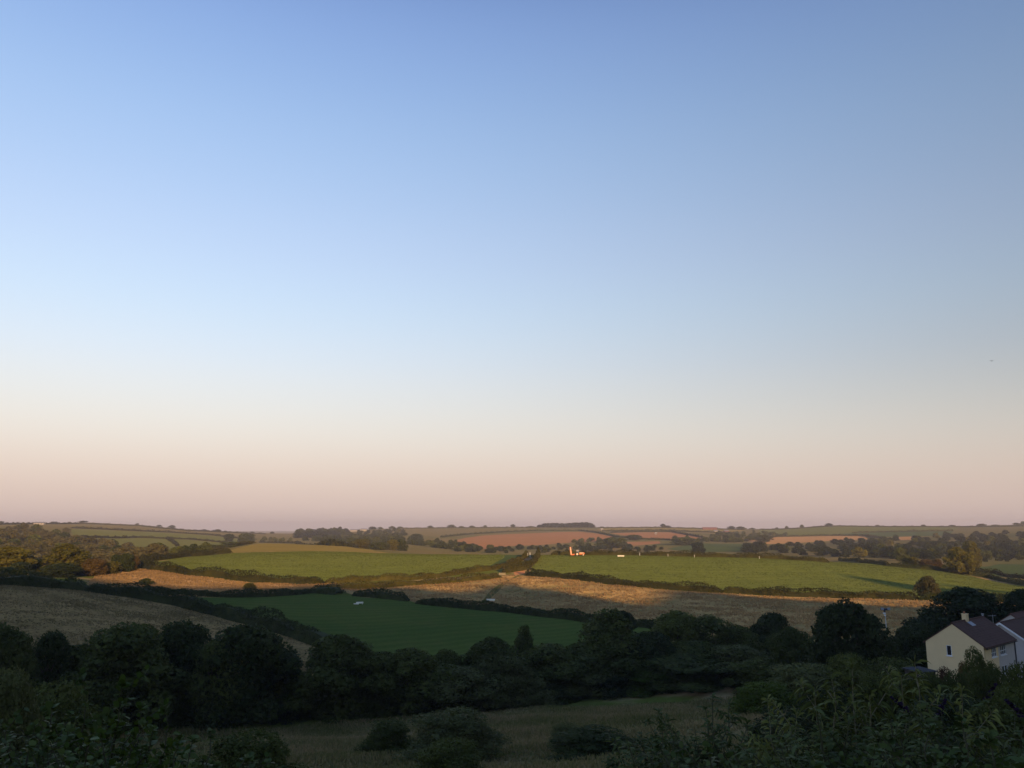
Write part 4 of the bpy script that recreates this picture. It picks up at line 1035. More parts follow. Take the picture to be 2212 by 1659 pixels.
for s in (121, 122):
    (sv_, sf_), (lv, lf_), tips = shrub_arrays(s, 3.8, 0.8, 9, 1500, 0.27, 0.05, arch=0.25, droop=0.95, twigs=2)
    BAM.append((mesh_np('stems', sv_, sf_, STEM2), mesh_np('leaves', lv, lf_, LF['reed']), None))
for s in (131, 132):
    (sv_, sf_), (lv, lf_), tips = shrub_arrays(s, 3.4, 0.55, 5, 520, 0.12, 0.09, arch=0.2, droop=0.35, twigs=4)
    BAM.append((mesh_np('stems', sv_, sf_, STEM), mesh_np('leaves', lv, lf_, LF['hazel']), None))
def shrub(lib, i, px, top, r, name, label, cat='shrub', leafk=None, base_h=3.2, wmul=1.0, flowers=True):
    b = pix(px, 1200, r); th_ = ((px - 1106) / FP) / K_den(top)[1]
    x = b.y * th_; z0 = Hs(x, b.y); h = max(1.0, zrow(top, b.y) - z0)
    sm, lm, fm = lib[i]
    e = empty(name, (x, b.y, z0 - 0.1), random.uniform(0, 6.28)); s = h / base_h
    e.scale = (s * wmul, s * wmul, s)
    link(bpy.data.objects.new('stems', sm), e)
    l_ = bpy.data.objects.new('leaves', lm); link(l_, e); l_['kind'] = 'stuff'
    if leafk: l_.material_slots[0].link = 'OBJECT'; l_.material_slots[0].material = LF[leafk]
    if fm and px > 2150:
        for q in fm: link(bpy.data.objects.new('flower_spike', q), e)
    tag(e, label, cat)
    return e
FGR = [ # lib, i, x, top, r, name, label
 (BUD,0,1480,1545,21,'buddleia','grey-green buddleia farthest left of the right-hand foreground thicket, behind the first'),
 (BUD,1,1440,1590,17,'buddleia','low buddleia whose left side meets the open meadow at the bottom'),
 (BUD,2,1560,1520,22,'buddleia','buddleia with a pale upright tip left of the tall foreground stems'),
 (BUD,0,1640,1530,19,'buddleia','full buddleia between the pale tip and the tall foreground stems'),
 (BAM,0,1690,1500,18,'knotweed','tall stem with long drooping leaves, leftmost of the tall foreground plants'),
 (BAM,1,1762,1460,18,'knotweed','tall plant with arching pale leaves left of the tallest one'),
 (BAM,0,1848,1436,18,'knotweed','tallest foreground plant with a bare stem showing in its middle'),
 (BAM,1,1938,1432,18,'knotweed','foreground plant ending in a single upright leaf left of the cream house'),
 (BAM,0,2070,1488,17,'knotweed','tall drooping plant in front of the dark bush below the cream house'),
 (BUD,1,1745,1566,16,'buddleia','leafy buddleia at the foot of the tall arching plants'),
 (BUD,2,1850,1562,15,'buddleia','buddleia low in front of the tallest foreground plant'),
 (BUD,0,1960,1548,17,'buddleia','buddleia right of the tallest foreground plant'),
 (BUD,1,2040,1568,15,'buddleia','buddleia low at the bottom below the cream house'),
 (BUD,2,2130,1540,17,'buddleia','buddleia with dark purple spikes near the right edge'),
 (BUD,0,2205,1530,16,'buddleia','buddleia cut by the right edge of the photo'),
 (HAZ,0,1600,1610,13,'bramble','bramble at the very bottom, left of the tall stems'),
 (HAZ,1,1800,1615,12.5,'bramble','bramble at the very bottom below the tall stems'),
 (HAZ,2,2000,1605,13,'bramble','bramble at the very bottom right of the tall stems'),
 (HAZ,0,2180,1600,12.5,'bramble','bramble at the bottom right corner'),
 (HAZ,0,20,1575,17,'hazel_shrub','hazel cut by the left edge of the foreground'),
 (HAZ,1,110,1548,19,'hazel_shrub','hazel with broad leaves second from the left in the foreground'),
 (HAZ,2,200,1540,18,'hazel_shrub','full hazel beneath the two tall sprigs on the left'),
 (HAZ,0,290,1575,16,'hazel_shrub','hazel with yellowish leaves right of the two tall sprigs'),
 (HAZ,1,370,1618,14.5,'hazel_shrub','low hazel at the right end of the left foreground thicket'),
 (HAZ,2,100,1620,13,'hazel_shrub','dark hazel at the bottom left corner'),
 (HAZ,1,230,1625,13,'hazel_shrub','dark hazel at the bottom between the corner and the low hazel'),
 (BAM,2,160,1455,18,'sapling','leafy upright sprig left of the tallest one on the left'),
 (BAM,3,250,1438,19,'sapling','tallest leafy sprig with a yellow-green crown on the left'),
 (BAM,2,322,1520,17,'sapling','short sprig leaning right with yellowish leaves'),
 (BAM,3,52,1510,17,'sapling','slim sprig near the left edge'),
]
for lib, i, x, top, r, nm, lab in FGR:
    shrub(lib, i, x, top, r, nm, lab, leafk='bright' if 'yellow' in lab else None, base_h={id(BUD): 3.2, id(HAZ): 3.0}.get(id(lib), 3.8 if i < 2 else 3.4), wmul=1.35 if lib in (BUD, HAZ) else 1.0)

# ------------------------------------------------------------------ houses
CREAM = plain('cream render', (0.76, 0.585, 0.33), 0.9, 0.1, 0.08, 0.8, bump=0.3)
GREY = plain('grey roughcast', (0.50, 0.46, 0.43), 0.95, 0.1, 0.12, 1.2, bump=0.8)
TILE = plain('brown concrete tiles', (0.105, 0.058, 0.045), 0.85, 0.2, 0.35, 2.0)
TILER = plain('red brown tiles', (0.12, 0.06, 0.045), 0.85, 0.2, 0.3, 2.0)
WHITE = plain('white paint', (0.72, 0.73, 0.75), 0.5, 0.4, 0.06, 2)
GLASS = plain('dark window glass', (0.02, 0.02, 0.025), 0.08, 0.8, 0.2, 1)
BLACKP = plain('black plastic', (0.02, 0.02, 0.022), 0.5, 0.4)
LEAD = plain('lead flashing', (0.28, 0.31, 0.36), 0.5, 0.4)
POT = plain('terracotta pot', (0.30, 0.14, 0.08), 0.8, 0.2)
STEEL = plain('galvanised steel', (0.32, 0.33, 0.34), 0.5, 0.4, 0.15, 2)
CURT = plain('dark red curtain', (0.10, 0.025, 0.03), 0.9, 0.1)
def wall_open(x0, x1, z0, z1, openings, y=0.0, t=0.25, axis='x'):
    """a wall in the plane y with recessed openings (no inner faces)"""
    xs = sorted({x0, x1, *[o for a in openings for o in (a[0], a[1])]}); zs = sorted({z0, z1, *[o for a in openings for o in (a[2], a[3])]})
    xs = [v for v in xs if x0 <= v <= x1]; m_ = MB()
    def pt(x, yy, z): return (x, yy, z) if axis == 'x' else (yy, x, z)
    for a, b in zip(xs, xs[1:]):
        for c, d in zip(zs, zs[1:]):
            if any(o[0] <= (a + b) / 2 <= o[1] and o[2] <= (c + d) / 2 <= o[3] for o in openings): continue
            f0, f1 = ((0, 1, 2, 3), (3, 2, 1, 0)) if axis == 'x' else ((3, 2, 1, 0), (0, 1, 2, 3))
            m_.add([pt(a, y, c), pt(b, y, c), pt(b, y, d), pt(a, y, d)], [f0])
            m_.add([pt(a, y + t, c), pt(b, y + t, c), pt(b, y + t, d), pt(a, y + t, d)], [f1])
    for o in openings:
        a, b, c, d = o
        for q in ([(a, c), (a, d)], [(b, c), (b, d)], [(a, c), (b, c)], [(a, d), (b, d)]):
            (p1, p2), (p3, p4) = q
            m_.add([pt(p1, y, p2), pt(p3, y, p4), pt(p3, y + t, p4), pt(p1, y + t, p2)], [(0, 1, 2, 3)])
    return m_
def window(root, a, b, c, d, y, axis, mull=(), sill=True, transom=None, curtain=None):
    def bx(m_, u0, v0, w0, u1, v1, w1):
        if axis == 'x': m_.box(u0, v0, w0, u1, v1, w1)
        else: m_.box(v0, u0, w0, v1, u1, w1)
    f = MB(); t = 0.07; yi, yo = y + 0.12, y + 0.03
    lo, hi = min(yi, yo), max(yi, yo)
    bx(f, a, lo, c, a + t, hi, d); bx(f, b - t, lo, c, b, hi, d); bx(f, a + t, lo, c, b - t, hi, c + t); bx(f, a + t, lo, d - t, b - t, hi, d)
    for m in mull: bx(f, m - t / 2, lo, c + t, m + t / 2, hi, d - t)
    if transom: bx(f, a + t, lo + .005, transom - t / 2, b - t, hi - .005, transom + t / 2)
    wn_ = f.build('window', WHITE, root)
    g = MB(); bx(g, a + t, y + .085, c + t, b - t, y + .095, d - t); g.build('glass', GLASS, wn_)
    if curtain:
        q = MB(); bx(q, a + .08, y + .3, c, b - .08, y + .33, d); q.build('curtain', curtain, wn_)
    if sill:
        s = MB(); bx(s, a - .08, y - .10, c - .09, b + .08, y + .04, c - .003); s.build('window_sill', WHITE, wn_)
def roof_slabs(root, x0, x1, W_, he, hr, mat, ov=0.35, vg=0.12, mats=TILE):
    """two slopes with courses of tiles and ridge tiles"""
    yr = W_ / 2; run = yr; sl = (hr - he) / run
    rf = MB()
    for sgn in (0, 1):
        def Yp(u): return u if sgn == 0 else W_ - u
        u0 = -ov; z0 = he - ov * sl
        rf.hexa([(x0 - vg, Yp(u0), z0), (x1 + vg, Yp(u0), z0), (x1 + vg, Yp(yr), hr), (x0 - vg, Yp(yr), hr),
                 (x0 - vg, Yp(u0), z0 + .12), (x1 + vg, Yp(u0), z0 + .12), (x1 + vg, Yp(yr), hr + .12), (x0 - vg, Yp(yr), hr + .12)])
    ro = rf.build('roof', mat, root)
    tl = MB(); nrow = int(math.hypot(run + ov, (run + ov) * sl) / 0.32); ncol = int((x1 - x0 + 2 * vg) / 0.34)
    rr = random.Random(5)
    for sgn in (0, 1):
        for k in range(nrow):
            ua = -ov - .04 + (run + ov) * k / nrow; ub = -ov + (run + ov) * (k + 1) / nrow + .05
            za, zb = he + ua * sl + .165, he + ub * sl + .135
            for j in range(ncol):
                xa = x0 - vg + (x1 - x0 + 2 * vg) * (j + (0.5 if k % 2 else 0)) / ncol; xb = xa + (x1 - x0 + 2 * vg) / ncol - .015
                if xb > x1 + vg + .01: xb = x1 + vg
                if xa >= xb - .05: continue
                dz = rr.uniform(-.006, .008)
                ya, yb = (ua, ub) if sgn == 0 else (W_ - ua, W_ - ub)
                tl.add([(xa, ya, za + dz), (xb, ya, za + dz), (xb, yb, zb + dz), (xa, yb, zb + dz), (xa, ya, za + dz - .035), (xb, ya, za + dz - .035)],
                       [(0, 1, 2, 3), (4, 5, 1, 0)])
    t_ = tl.build('roof_tiles', mat, ro); t_['kind'] = 'stuff'
    rd = MB(); n = int((x1 - x0) / .45)
    for k in range(n):
        xa = x0 - vg + (x1 - x0 + 2 * vg) * k / n; xb = x0 - vg + (x1 - x0 + 2 * vg) * (k + 1) / n - .02
        rd.tube((xa, yr, hr + .14 + .01 * (k % 2)), (xb, yr, hr + .14), .12, .115, 6)
    rd.build('ridge_tiles', mat, ro)
    return ro
def gable_tri(x, W_, he, hr, t=.25):
    m_ = MB(); sgn = 1
    m_.hexa([(x, 0, he), (x + t, 0, he), (x + t, W_, he), (x, W_, he), (x, W_ / 2 - .01, hr), (x + t, W_ / 2 - .01, hr), (x + t, W_ / 2 + .01, hr), (x, W_ / 2 + .01, hr)])
    return m_
HOME_RZ = R(42)
def house_at(px, row, Y, back, drop_y):
    k, den = K_den(row); t = ((px - 1106) / FP) / den
    return Vector((t * Y, Y, k * Y))
# house 1: near corner of the gable under the eave
A1 = house_at(2124.3, 1397.3, 100, 0, 0)
gz = Hs(A1.x, A1.y) - 0.3
h1 = empty('house', (A1.x, A1.y, gz), HOME_RZ)
tag(h1, 'cream gabled house with a dark tiled roof, half its front grey, at the right edge', 'house')
W1, L1 = 6.6, 11.0
he = A1.z - gz; hr = he + 2.35; cut = 4.9
gw = (3.62, 4.22, he - 1.45, he - 0.22)          # gable window, along local y
wl_ = wall_open(0, W1, 0, he, [gw], y=0.0, t=0.25, axis='y'); wl_.build('gable_wall', CREAM, h1)
gable_tri(0, W1, he + .003, hr).build('gable_top', CREAM, h1)
wd1 = (2.5, 4.2, he - 1.5, he - .18); wd2 = (5.6, 7.6, he - 1.55, he - .18)
low1 = (2.5, 4.2, he - 4.0, he - 2.8); low2 = (5.6, 7.6, he - 4.0, he - 2.8)
wall_open(0.25, cut, 0, he, [wd1, low1]).build('front_wall', CREAM, h1)
o = wall_open(cut, L1 - .25, 0, he, [wd2, low2]).build('front_wall', GREY, h1); o['label'] = 'grey roughcast half of the front'
wall_open(0.25, L1 - .25, 0, he, [], y=W1 - .25).build('rear_wall', CREAM, h1)
wall_open(0, W1, 0, he, [], y=L1 - .25, axis='y').build('gable_wall', GREY, h1)
gable_tri(L1 - .25, W1, he + .003, hr).build('gable_top', GREY, h1)
window(h1, *gw, 0.0, 'y', curtain=CURT)
window(h1, *wd1, 0.0, 'x', mull=(3.1, 3.6), transom=he - 1.0)
window(h1, *wd2, 0.0, 'x', mull=(6.25, 6.95), transom=he - 1.05)
window(h1, *low1, 0.0, 'x', mull=(3.35,)); window(h1, *low2, 0.0, 'x', mull=(6.6,))
rf1 = roof_slabs(h1, 0, L1, W1, he, hr, TILE, ov=.3, vg=.04)
cxm = 4.5; ch = MB(); ch.box(cxm - .34, W1 / 2 - .29, hr - .5, cxm + .34, W1 / 2 + .29, hr + .86).box(cxm - .38, W1 / 2 - .33, hr + .863, cxm + .38, W1 / 2 + .33, hr + .94)
chm = ch.build('chimney', CREAM, rf1)
pt_ = MB(); pt_.tube((cxm - .2, W1 / 2, hr + .943), (cxm - .2, W1 / 2, hr + 1.22), .13, .11, 10); pt_.build('chimney_pot', POT, rf1)
fl = MB(); s_ = (hr - he) / (W1 / 2)
fl.hexa([(cxm - .5, W1 / 2 - .95, hr - .95 * s_ + .2), (cxm + .75, W1 / 2 - .95, hr - .95 * s_ + .2), (cxm + .75, W1 / 2 - .36, hr - .36 * s_ + .2), (cxm - .5, W1 / 2 - .36, hr - .36 * s_ + .2),
         (cxm - .5, W1 / 2 - .95, hr - .95 * s_ + .23), (cxm + .75, W1 / 2 - .95, hr - .95 * s_ + .23), (cxm + .75, W1 / 2 - .36, hr - .36 * s_ + .23), (cxm - .5, W1 / 2 - .36, hr - .36 * s_ + .23)])
fl.build('flashing', LEAD, rf1)
fi = MB(); fi.tube((L1 - .35, W1 / 2, hr + .2), (L1 - .35, W1 / 2, hr + .42), .11, .09, 8).box(L1 - .5, W1 / 2 - .13, hr + .42, L1 - .2, W1 / 2 + .13, hr + .5); fi.build('ridge_vent', LEAD, rf1)
gt = MB(); gt.box(-.04, -.42, he - .32, L1 + .04, -.31, he - .22); gt.build('gutter', BLACKP, h1)
dp = MB(); dp.tube((L1 - .15, -.09, 0), (L1 - .15, -.09, he - .33), .055, .055, 8).tube((L1 - .15, -.09, he - .34), (L1 - .15, -.36, he - .26), .05, .05, 8); dp.build('downpipe', BLACKP, h1)
# house 2
A2p = house_at(2160.7, 1346.5, 118, 0, 0); W2, L2 = 8.0, 12.0
ey = Vector((-math.sin(HOME_RZ), math.cos(HOME_RZ), 0)); c2 = A2p - ey * (W2 / 2); g2 = Hs(c2.x, c2.y) - .3
h2 = empty('house', (c2.x, c2.y, g2), HOME_RZ)
tag(h2, 'grey roughcast house with white bargeboards behind the cream one, cut by the right edge', 'house')
hr2 = A2p.z - g2; he2 = hr2 - 2.75
wall_open(0, W2, 0, he2, [], axis='y').build('gable_wall', GREY, h2)
gable_tri(0, W2, he2 + .003, hr2).build('gable_top', GREY, h2)
ww = [(2.0, 3.4, he2 - 1.6, he2 - .3), (7, 8.4, he2 - 1.6, he2 - .3)]
wall_open(.25, L2 - .25, 0, he2, ww).build('front_wall', GREY, h2)
wall_open(.25, L2 - .25, 0, he2, [], y=W2 - .25).build('rear_wall', GREY, h2)
wall_open(0, W2, 0, he2, [], y=L2 - .25, axis='y').build('gable_wall', GREY, h2)
gable_tri(L2 - .25, W2, he2 + .003, hr2).build('gable_top', GREY, h2)
for q in ww: window(h2, *q, 0.0, 'x', mull=((q[0] + q[1]) / 2,))
rf2 = roof_slabs(h2, 0, L2, W2, he2, hr2, TILE, ov=.3, vg=.3)
for sgn in (0, 1):
    m_ = MB(); s2 = (hr2 - he2) / (W2 / 2); f_ = (lambda u: u) if sgn == 0 else (lambda u: W2 - u)
    u0, u1 = -.32, W2 / 2 - .004
    m_.hexa([(-.36, f_(u0), he2 + u0 * s2 - .12), (-.305, f_(u0), he2 + u0 * s2 - .12), (-.305, f_(u1), he2 + u1 * s2 - .12), (-.36, f_(u1), he2 + u1 * s2 - .12),
             (-.36, f_(u0), he2 + u0 * s2 + .15), (-.305, f_(u0), he2 + u0 * s2 + .15), (-.305, f_(u1), he2 + u1 * s2 + .15), (-.36, f_(u1), he2 + u1 * s2 + .15)])
    m_.build('bargeboard', WHITE, h2)
m_ = MB(); m_.box(-.02, .0, he2 - .06, .0, W2, he2 + .02); m_.build('bell_cast_line', GREY, h2)
m_ = MB(); m_.tube((7.6, 1.6, he2 + 1.6 * .69 + .1), (7.6, 1.6, he2 + 1.6 * .69 + .45), .12, .12, 8); m_.build('flue', WHITE, rf2)
# house 3, only its roof shows
A3p = house_at(2183, 1328, 140, 0, 0); W3, L3 = 7.5, 11.0
c3 = A3p - ey * (W3 / 2); g3 = Hs(c3.x, c3.y) - .3
h3 = empty('house', (c3.x, c3.y, g3), HOME_RZ)
tag(h3, 'house of which only a reddish roof shows above the grey house, right edge', 'house')
hr3 = A3p.z - g3; he3 = hr3 - 2.6
wall_open(0, W3, 0, he3, [], axis='y').build('gable_wall', GREY, h3); gable_tri(0, W3, he3 + .003, hr3).build('gable_top', GREY, h3)
wall_open(.25, L3, 0, he3, []).build('front_wall', GREY, h3); wall_open(.25, L3, 0, he3, [], y=W3 - .25).build('rear_wall', GREY, h3)
roof_slabs(h3, 0, L3, W3, he3, hr3, TILER, ov=.3, vg=.15)
# aerial mast between the houses
ap = house_at(1960 * .4747 / 1.8228 + 2982 / 1.8228, 1352, 112, 0, 0); gz_ = Hs(ap.x, ap.y)
ae = empty('aerial', (ap.x, ap.y, gz_)); tag(ae, 'thin television aerial on a pole between the cream and grey houses', 'aerial')
topz = zrow(1328, 112) - gz_
m_ = MB(); m_.tube((0, 0, 0), (0, 0, topz), .03, .025, 6); m_.build('pole', STEEL, ae)
m_ = MB(); m_.tube((-.6, 0, topz - .15), (.5, .1, topz - .1), .015, .015, 6)
for k in range(7): m_.tube((-.55 + k * .16, -.2, topz - .14), (-.55 + k * .16, .25, topz - .13), .008, .008, 4)
m_.build('antenna', STEEL, ae)
# shed
sp = pix(1984, 1200, 104); sh = empty('shed', (sp.x, sp.y, sp.z), R(20)); tag(sh, 'low dark shed with a grey flat roof left of the cream gable', 'shed')
hs_ = zrow(1449, sp.y) - sp.z
m_ = MB(); m_.box(-1.2, 0, 0, 1.0, 2.2, hs_ - .15); m_.build('shed_wall', plain('creosoted boards', (.035, .03, .028), .9), sh)
m_ = MB(); m_.hexa([(-1.4, -.15, hs_ - .147), (1.2, -.15, hs_ - .147), (1.2, 2.35, hs_ - .05), (-1.4, 2.35, hs_ - .05), (-1.4, -.15, hs_ - .06), (1.2, -.15, hs_ - .06), (1.2, 2.35, hs_ + .06), (-1.4, 2.35, hs_ + .06)]); m_.build('shed_roof', plain('felt roof', (.03, .033, .04), .95), sh)
# garden plants round the house
tree_px('garden_tree','mound',2104,1395,46,88,'dark','small garden tree in front of the cream gable corner',idx=0)
tree_px('garden_bush','mound',2040,1438,44,90,'copper','dark reddish bush against the foot of the cream gable',cat='bush',idx=1)
tree_px('garden_bush','mound',2080,1426,30,92,'rust','thin brownish bush left of the small garden tree',cat='bush',idx=2)
tree_px('garden_bush','mound',2138,1426,36,90,'mid','bush right of the small garden tree under the house windows',cat='bush',idx=0)
for i, (x, top, wd, r) in enumerate([(2010,1449,60,84),(2060,1446,60,82),(2108,1444,60,80),(2155,1440,60,80),(2200,1428,70,78),(1968,1458,56,80),(2250,1430,70,78)]):
    tree_px('garden_hedge_bush','mound',x,top,wd,r,'dark','bush of the overgrown garden hedge below the houses',cat='bush',group='overgrown garden hedge below the houses',idx=i)

# ------------------------------------------------------------------ small things in the fields
# lamp mast
NAVY = plain('dark blue lamp housing', (0.03, 0.04, 0.07), 0.5, 0.4)
mp = house_at(1918, 1383, 150, 0, 0); mz = Hs(mp.x, mp.y); mast = empty('lamp_mast', (mp.x, mp.y, mz))
tag(mast, 'slender pale lamp mast with a dark blue head, right of the big domed black oak', 'mast')
zt = zrow(1312, 150) - mz
m_ = MB(); m_.tube((0, 0, 0), (-.12, 0, zt - 1.3), .12, .075, 8); m_.build('pole', plain('pale galvanised pole', (0.5, 0.5, 0.48), 0.6), mast)
m_ = MB(); m_.box(-.86, -.12, zt - .5, .72, .12, zt - .16).tube((-.2, 0, zt - .82), (-.2, 0, zt - .51), .15, .18, 8); m_.build('lamp_bar', NAVY, mast)
for k, dx in enumerate((-.66, .5)):
    m_ = MB(); m_.hexa([(dx - .24, -.36, zt - .42), (dx + .24, -.36, zt - .42), (dx + .2, -.13, zt - .3), (dx - .2, -.13, zt - .3),
                        (dx - .24, -.33, zt - .02), (dx + .24, -.33, zt - .02), (dx + .2, -.13, zt - .06), (dx - .2, -.13, zt - .06)]); m_.build('floodlight', LEAD, mast)
m_ = MB(); m_.hexa([(-.44, -.15, zt - 1.12), (-.1, -.15, zt - 1.22), (-.1, .1, zt - 1.22), (-.44, .1, zt - 1.12), (-.52, -.15, zt - .9), (-.05, -.15, zt - .93), (-.05, .1, zt - .93), (-.52, .1, zt - .9)])
m_.hexa([(-.3, -.16, zt - 1.48), (-.06, -.16, zt - 1.52), (-.06, .08, zt - 1.52), (-.3, .08, zt - 1.48), (-.32, -.16, zt - 1.28), (-.06, -.16, zt - 1.3), (-.06, .08, zt - 1.3), (-.32, .08, zt - 1.28)])
m_.build('bracket', WHITE, mast)
# white troughs
WGALV = plain('white painted trough', (0.85, 0.81, 0.70), 0.7, 0.2, 0.1, 1.5)
def trough(px, row, length, label, rz, hgt=.75, part=False):
    p = pix(px, row); t = empty('feed_trough', p, rz); tag(t, label, 'trough', 'long white troughs in the fields')
    L_ = length / 2
    m_ = MB(); m_.box(-L_, -.55, .28, L_, -.45, hgt).box(-L_, .45, .28, L_, .55, hgt).box(-L_, -.45, .28, -L_ + .1, .45, hgt).box(L_ - .1, -.45, .28, L_, .45, hgt).box(-L_ + .1, -.45, .28, L_ - .1, .45, .34)
    m_.build('basin', WGALV, t)
    for sx in (-L_ * .8, L_ * .8 - .12):
        for sy in (-.45, .33):
            q = MB(); q.box(sx, sy, -.25, sx + .12, sy + .12, .277); q.build('leg', WGALV, t)
    if part:
        q = MB(); q.box(-L_ - .9, -1.1, .02, -.3, -.7, .38); q.build('lid', WGALV, t)
    return t
trough(777, 1305, 2.4, 'white slab-like trough with a skewed lid on the shaded green pasture', R(12), .72, True)
trough(1060, 1299, 3.1, 'straight white trough on the shaded brown slope', R(-3), .85)
trough(1341, 1203, 4.0, 'white trough lit by the sun near the ridge, right of the tractor', R(2), .95)
# posts
def post(px, row, h, label, w_=.14, r=None):
    p = pix(px, row, r); m_ = MB(); m_.box(-w_ / 2, -w_ / 2, -.3, w_ / 2, w_ / 2, h).hexa([(-w_/2, -w_/2, h + .002), (w_/2, -w_/2, h + .002), (w_/2, w_/2, h + .002), (-w_/2, w_/2, h + .002), (-.02, -.02, h + .1), (.02, -.02, h + .1), (.02, .02, h + .1), (-.02, .02, h + .1)])
    o = m_.build('marker_post', WHITE); o.location = p; tag(o, label, 'post', 'pale marker posts in the right sunlit field')
post(1140, 1194, 1.6, 'farthest pale post beside the top of the lane', .25, r=515)
post(1145, 1203, 2.6, 'tallest pale post beside the lane hedge', .3)
post(1151, 1212, 2.3, 'nearest pale post beside the lane hedge', .22)
post(1382, 1200, 1.8, 'pale post by the skyline hedge right of the sunlit trough', .2, r=522)
post(1443, 1200, 1.5, 'pale post by the skyline hedge well right of the sunlit trough', .2, r=524)
post(1500, 1202, 1.4, 'pale post by the skyline hedge, middle of the right field', .2, r=524)
post(1640, 1204, 1.4, 'pale post by the skyline hedge, far right of the others', .2, r=526)
post(56, 1246, 2.0, 'pale post under the golden oak at the left edge', .3)
# field gate by the lane
gp = pix(1085, 1243); gt_ = empty('field_gate', gp, R(10)); tag(gt_, 'small pale field gate where the lane meets the slope', 'gate')
for k in range(4):
    q = MB(); q.box(-1.3, -.03, .25 + k * .28, 1.3, .03, .35 + k * .28); q.build('rail', plain('weathered timber', (.5, .42, .28), .8) if k == 0 else bpy.data.materials['weathered timber'], gt_)
for sx in (-1.45, 1.35):
    q = MB(); q.box(sx, -.06, -.3, sx + .12, .06, 1.45); q.build('gate_post', bpy.data.materials['weathered timber'], gt_)
# tractor with a raised hedge cutter arm
RED = plain('orange red machine paint', (0.75, 0.16, 0.03), 0.35, 0.6, 0.05)
PALE = plain('pale panels with painted glare', (0.8, 0.62, 0.45), 0.3, 0.6, 0.05)  # pale warm colour holds the sun's glare on the machine
RUB = plain('tyre rubber', (0.02, 0.02, 0.02), 0.9)
BLUEG = plain('cab glass', (0.20, 0.24, 0.30), 0.1, 0.8)
tp = pix(1250, 1200, 516); tr = empty('tractor', tp, R(-4)); tr.scale = (1.25, 1.25, 1.25)
tag(tr, 'tractor with an upright orange-red cutter arm on the ridge, catching the sun', 'tractor')
m_ = MB(); m_.box(.3, -.45, .95, 2.7, .45, 1.75).hexa([(2.7, -.4, .95), (3.0, -.3, 1.0), (3.0, .3, 1.0), (2.7, .4, .95), (2.7, -.45, 1.7), (3.0, -.3, 1.5), (3.0, .3, 1.5), (2.7, .45, 1.7)]); m_.build('bonnet', RED, tr)
m_ = MB(); m_.box(.5, -.50, 1.3, 2.5, -.455, 1.72); m_.build('side_panel', PALE, tr)
m_ = MB(); m_.box(-1.3, -.35, .7, 2.6, .35, .945); m_.build('chassis', RED, tr)
cab = MB(); cab.hexa([(-1.2, -.75, 1.3), (.25, -.7, 1.3), (.25, .7, 1.3), (-1.2, .75, 1.3), (-1.05, -.7, 2.75), (.05, -.65, 2.75), (.05, .65, 2.75), (-1.05, .7, 2.75)])
cb = cab.build('cab', BLUEG, tr)
m_ = MB(); m_.box(-1.2, -.8, 2.755, .2, .8, 2.92); m_.build('cab_roof', PALE, cb)
for (wx, wy, wr) in ((-.7, -1.0, .95), (-.7, .75, .95), (2.3, -.85, .62), (2.3, .65, .62)):
    q = MB(); q.tube((wx, wy, wr), (wx, wy + .32, wr), wr, wr, 18); wh = q.build('wheel', RUB, tr)
    q = MB(); q.tube((wx, wy - .02, wr), (wx, wy + .34, wr), wr * .58, wr * .58, 14); q.build('rim', PALE, wh)
m_ = MB(); m_.box(-2.2, -.3, .7, -1.3, .3, 1.05).hexa([(-3.7, -.22, .35), (-2.1, -.22, .45), (-2.1, .22, .45), (-3.7, .22, .35), (-3.9, -.22, .8), (-2.1, -.22, 1.1), (-2.1, .22, 1.1), (-3.9, .22, .8)])
m_.build('arm_base', RED, tr)
m_ = MB(); m_.hexa([(-4.1, -.3, .5), (-3.2, -.3, .5), (-3.2, .3, .5), (-4.1, .3, .5), (-4.5, -.28, 4.4), (-3.75, -.28, 4.4), (-3.75, .28, 4.4), (-4.5, .28, 4.4)])
m_.build('cutter_arm', RED, tr)
m_ = MB(); m_.hexa([(-3.92, -.36, .7), (-3.45, -.36, .7), (-3.45, -.305, .7), (-3.92, -.305, .7), (-4.3, -.34, 4.3), (-3.9, -.34, 4.3), (-3.9, -.285, 4.3), (-4.3, -.285, 4.3)])
m_.build('arm_glare', PALE, tr)  # added pale plate: the sun's glare painted on the arm
# bird in the sky
bd = Vector((((2142.4 - 1106) / FP), 0, 0)); k_, d_ = K_den(779.5); by = 90.0
bo = empty('bird', (by * ((2142.4 - 1106) / FP) / d_, by, k_ * by), R(80)); tag(bo, 'tiny bird gliding in the sky at the far right', 'bird')
m_ = MB(); m_.hexa([(-.16, -.03, -.03), (.12, -.03, -.03), (.12, .03, -.03), (-.16, .03, -.03), (-.2, -.01, .01), (.17, -.01, .02), (.17, .01, .02), (-.2, .01, .01)]); DB = plain('grey plumage', (.12, .12, .12), .9); m_.build('body', DB, bo)
for sg in (-1, 1):
    m_ = MB(); m_.add([(-.05, sg * .02, .01), (.07, sg * .02, .01), (.04, sg * .22, .07), (-.06, sg * .2, .06), (-.1, sg * .42, .02), (-.06, sg * .43, .025)], [(0, 1, 2, 3), (3, 2, 5, 4)]); m_.build('wing', DB, bo)
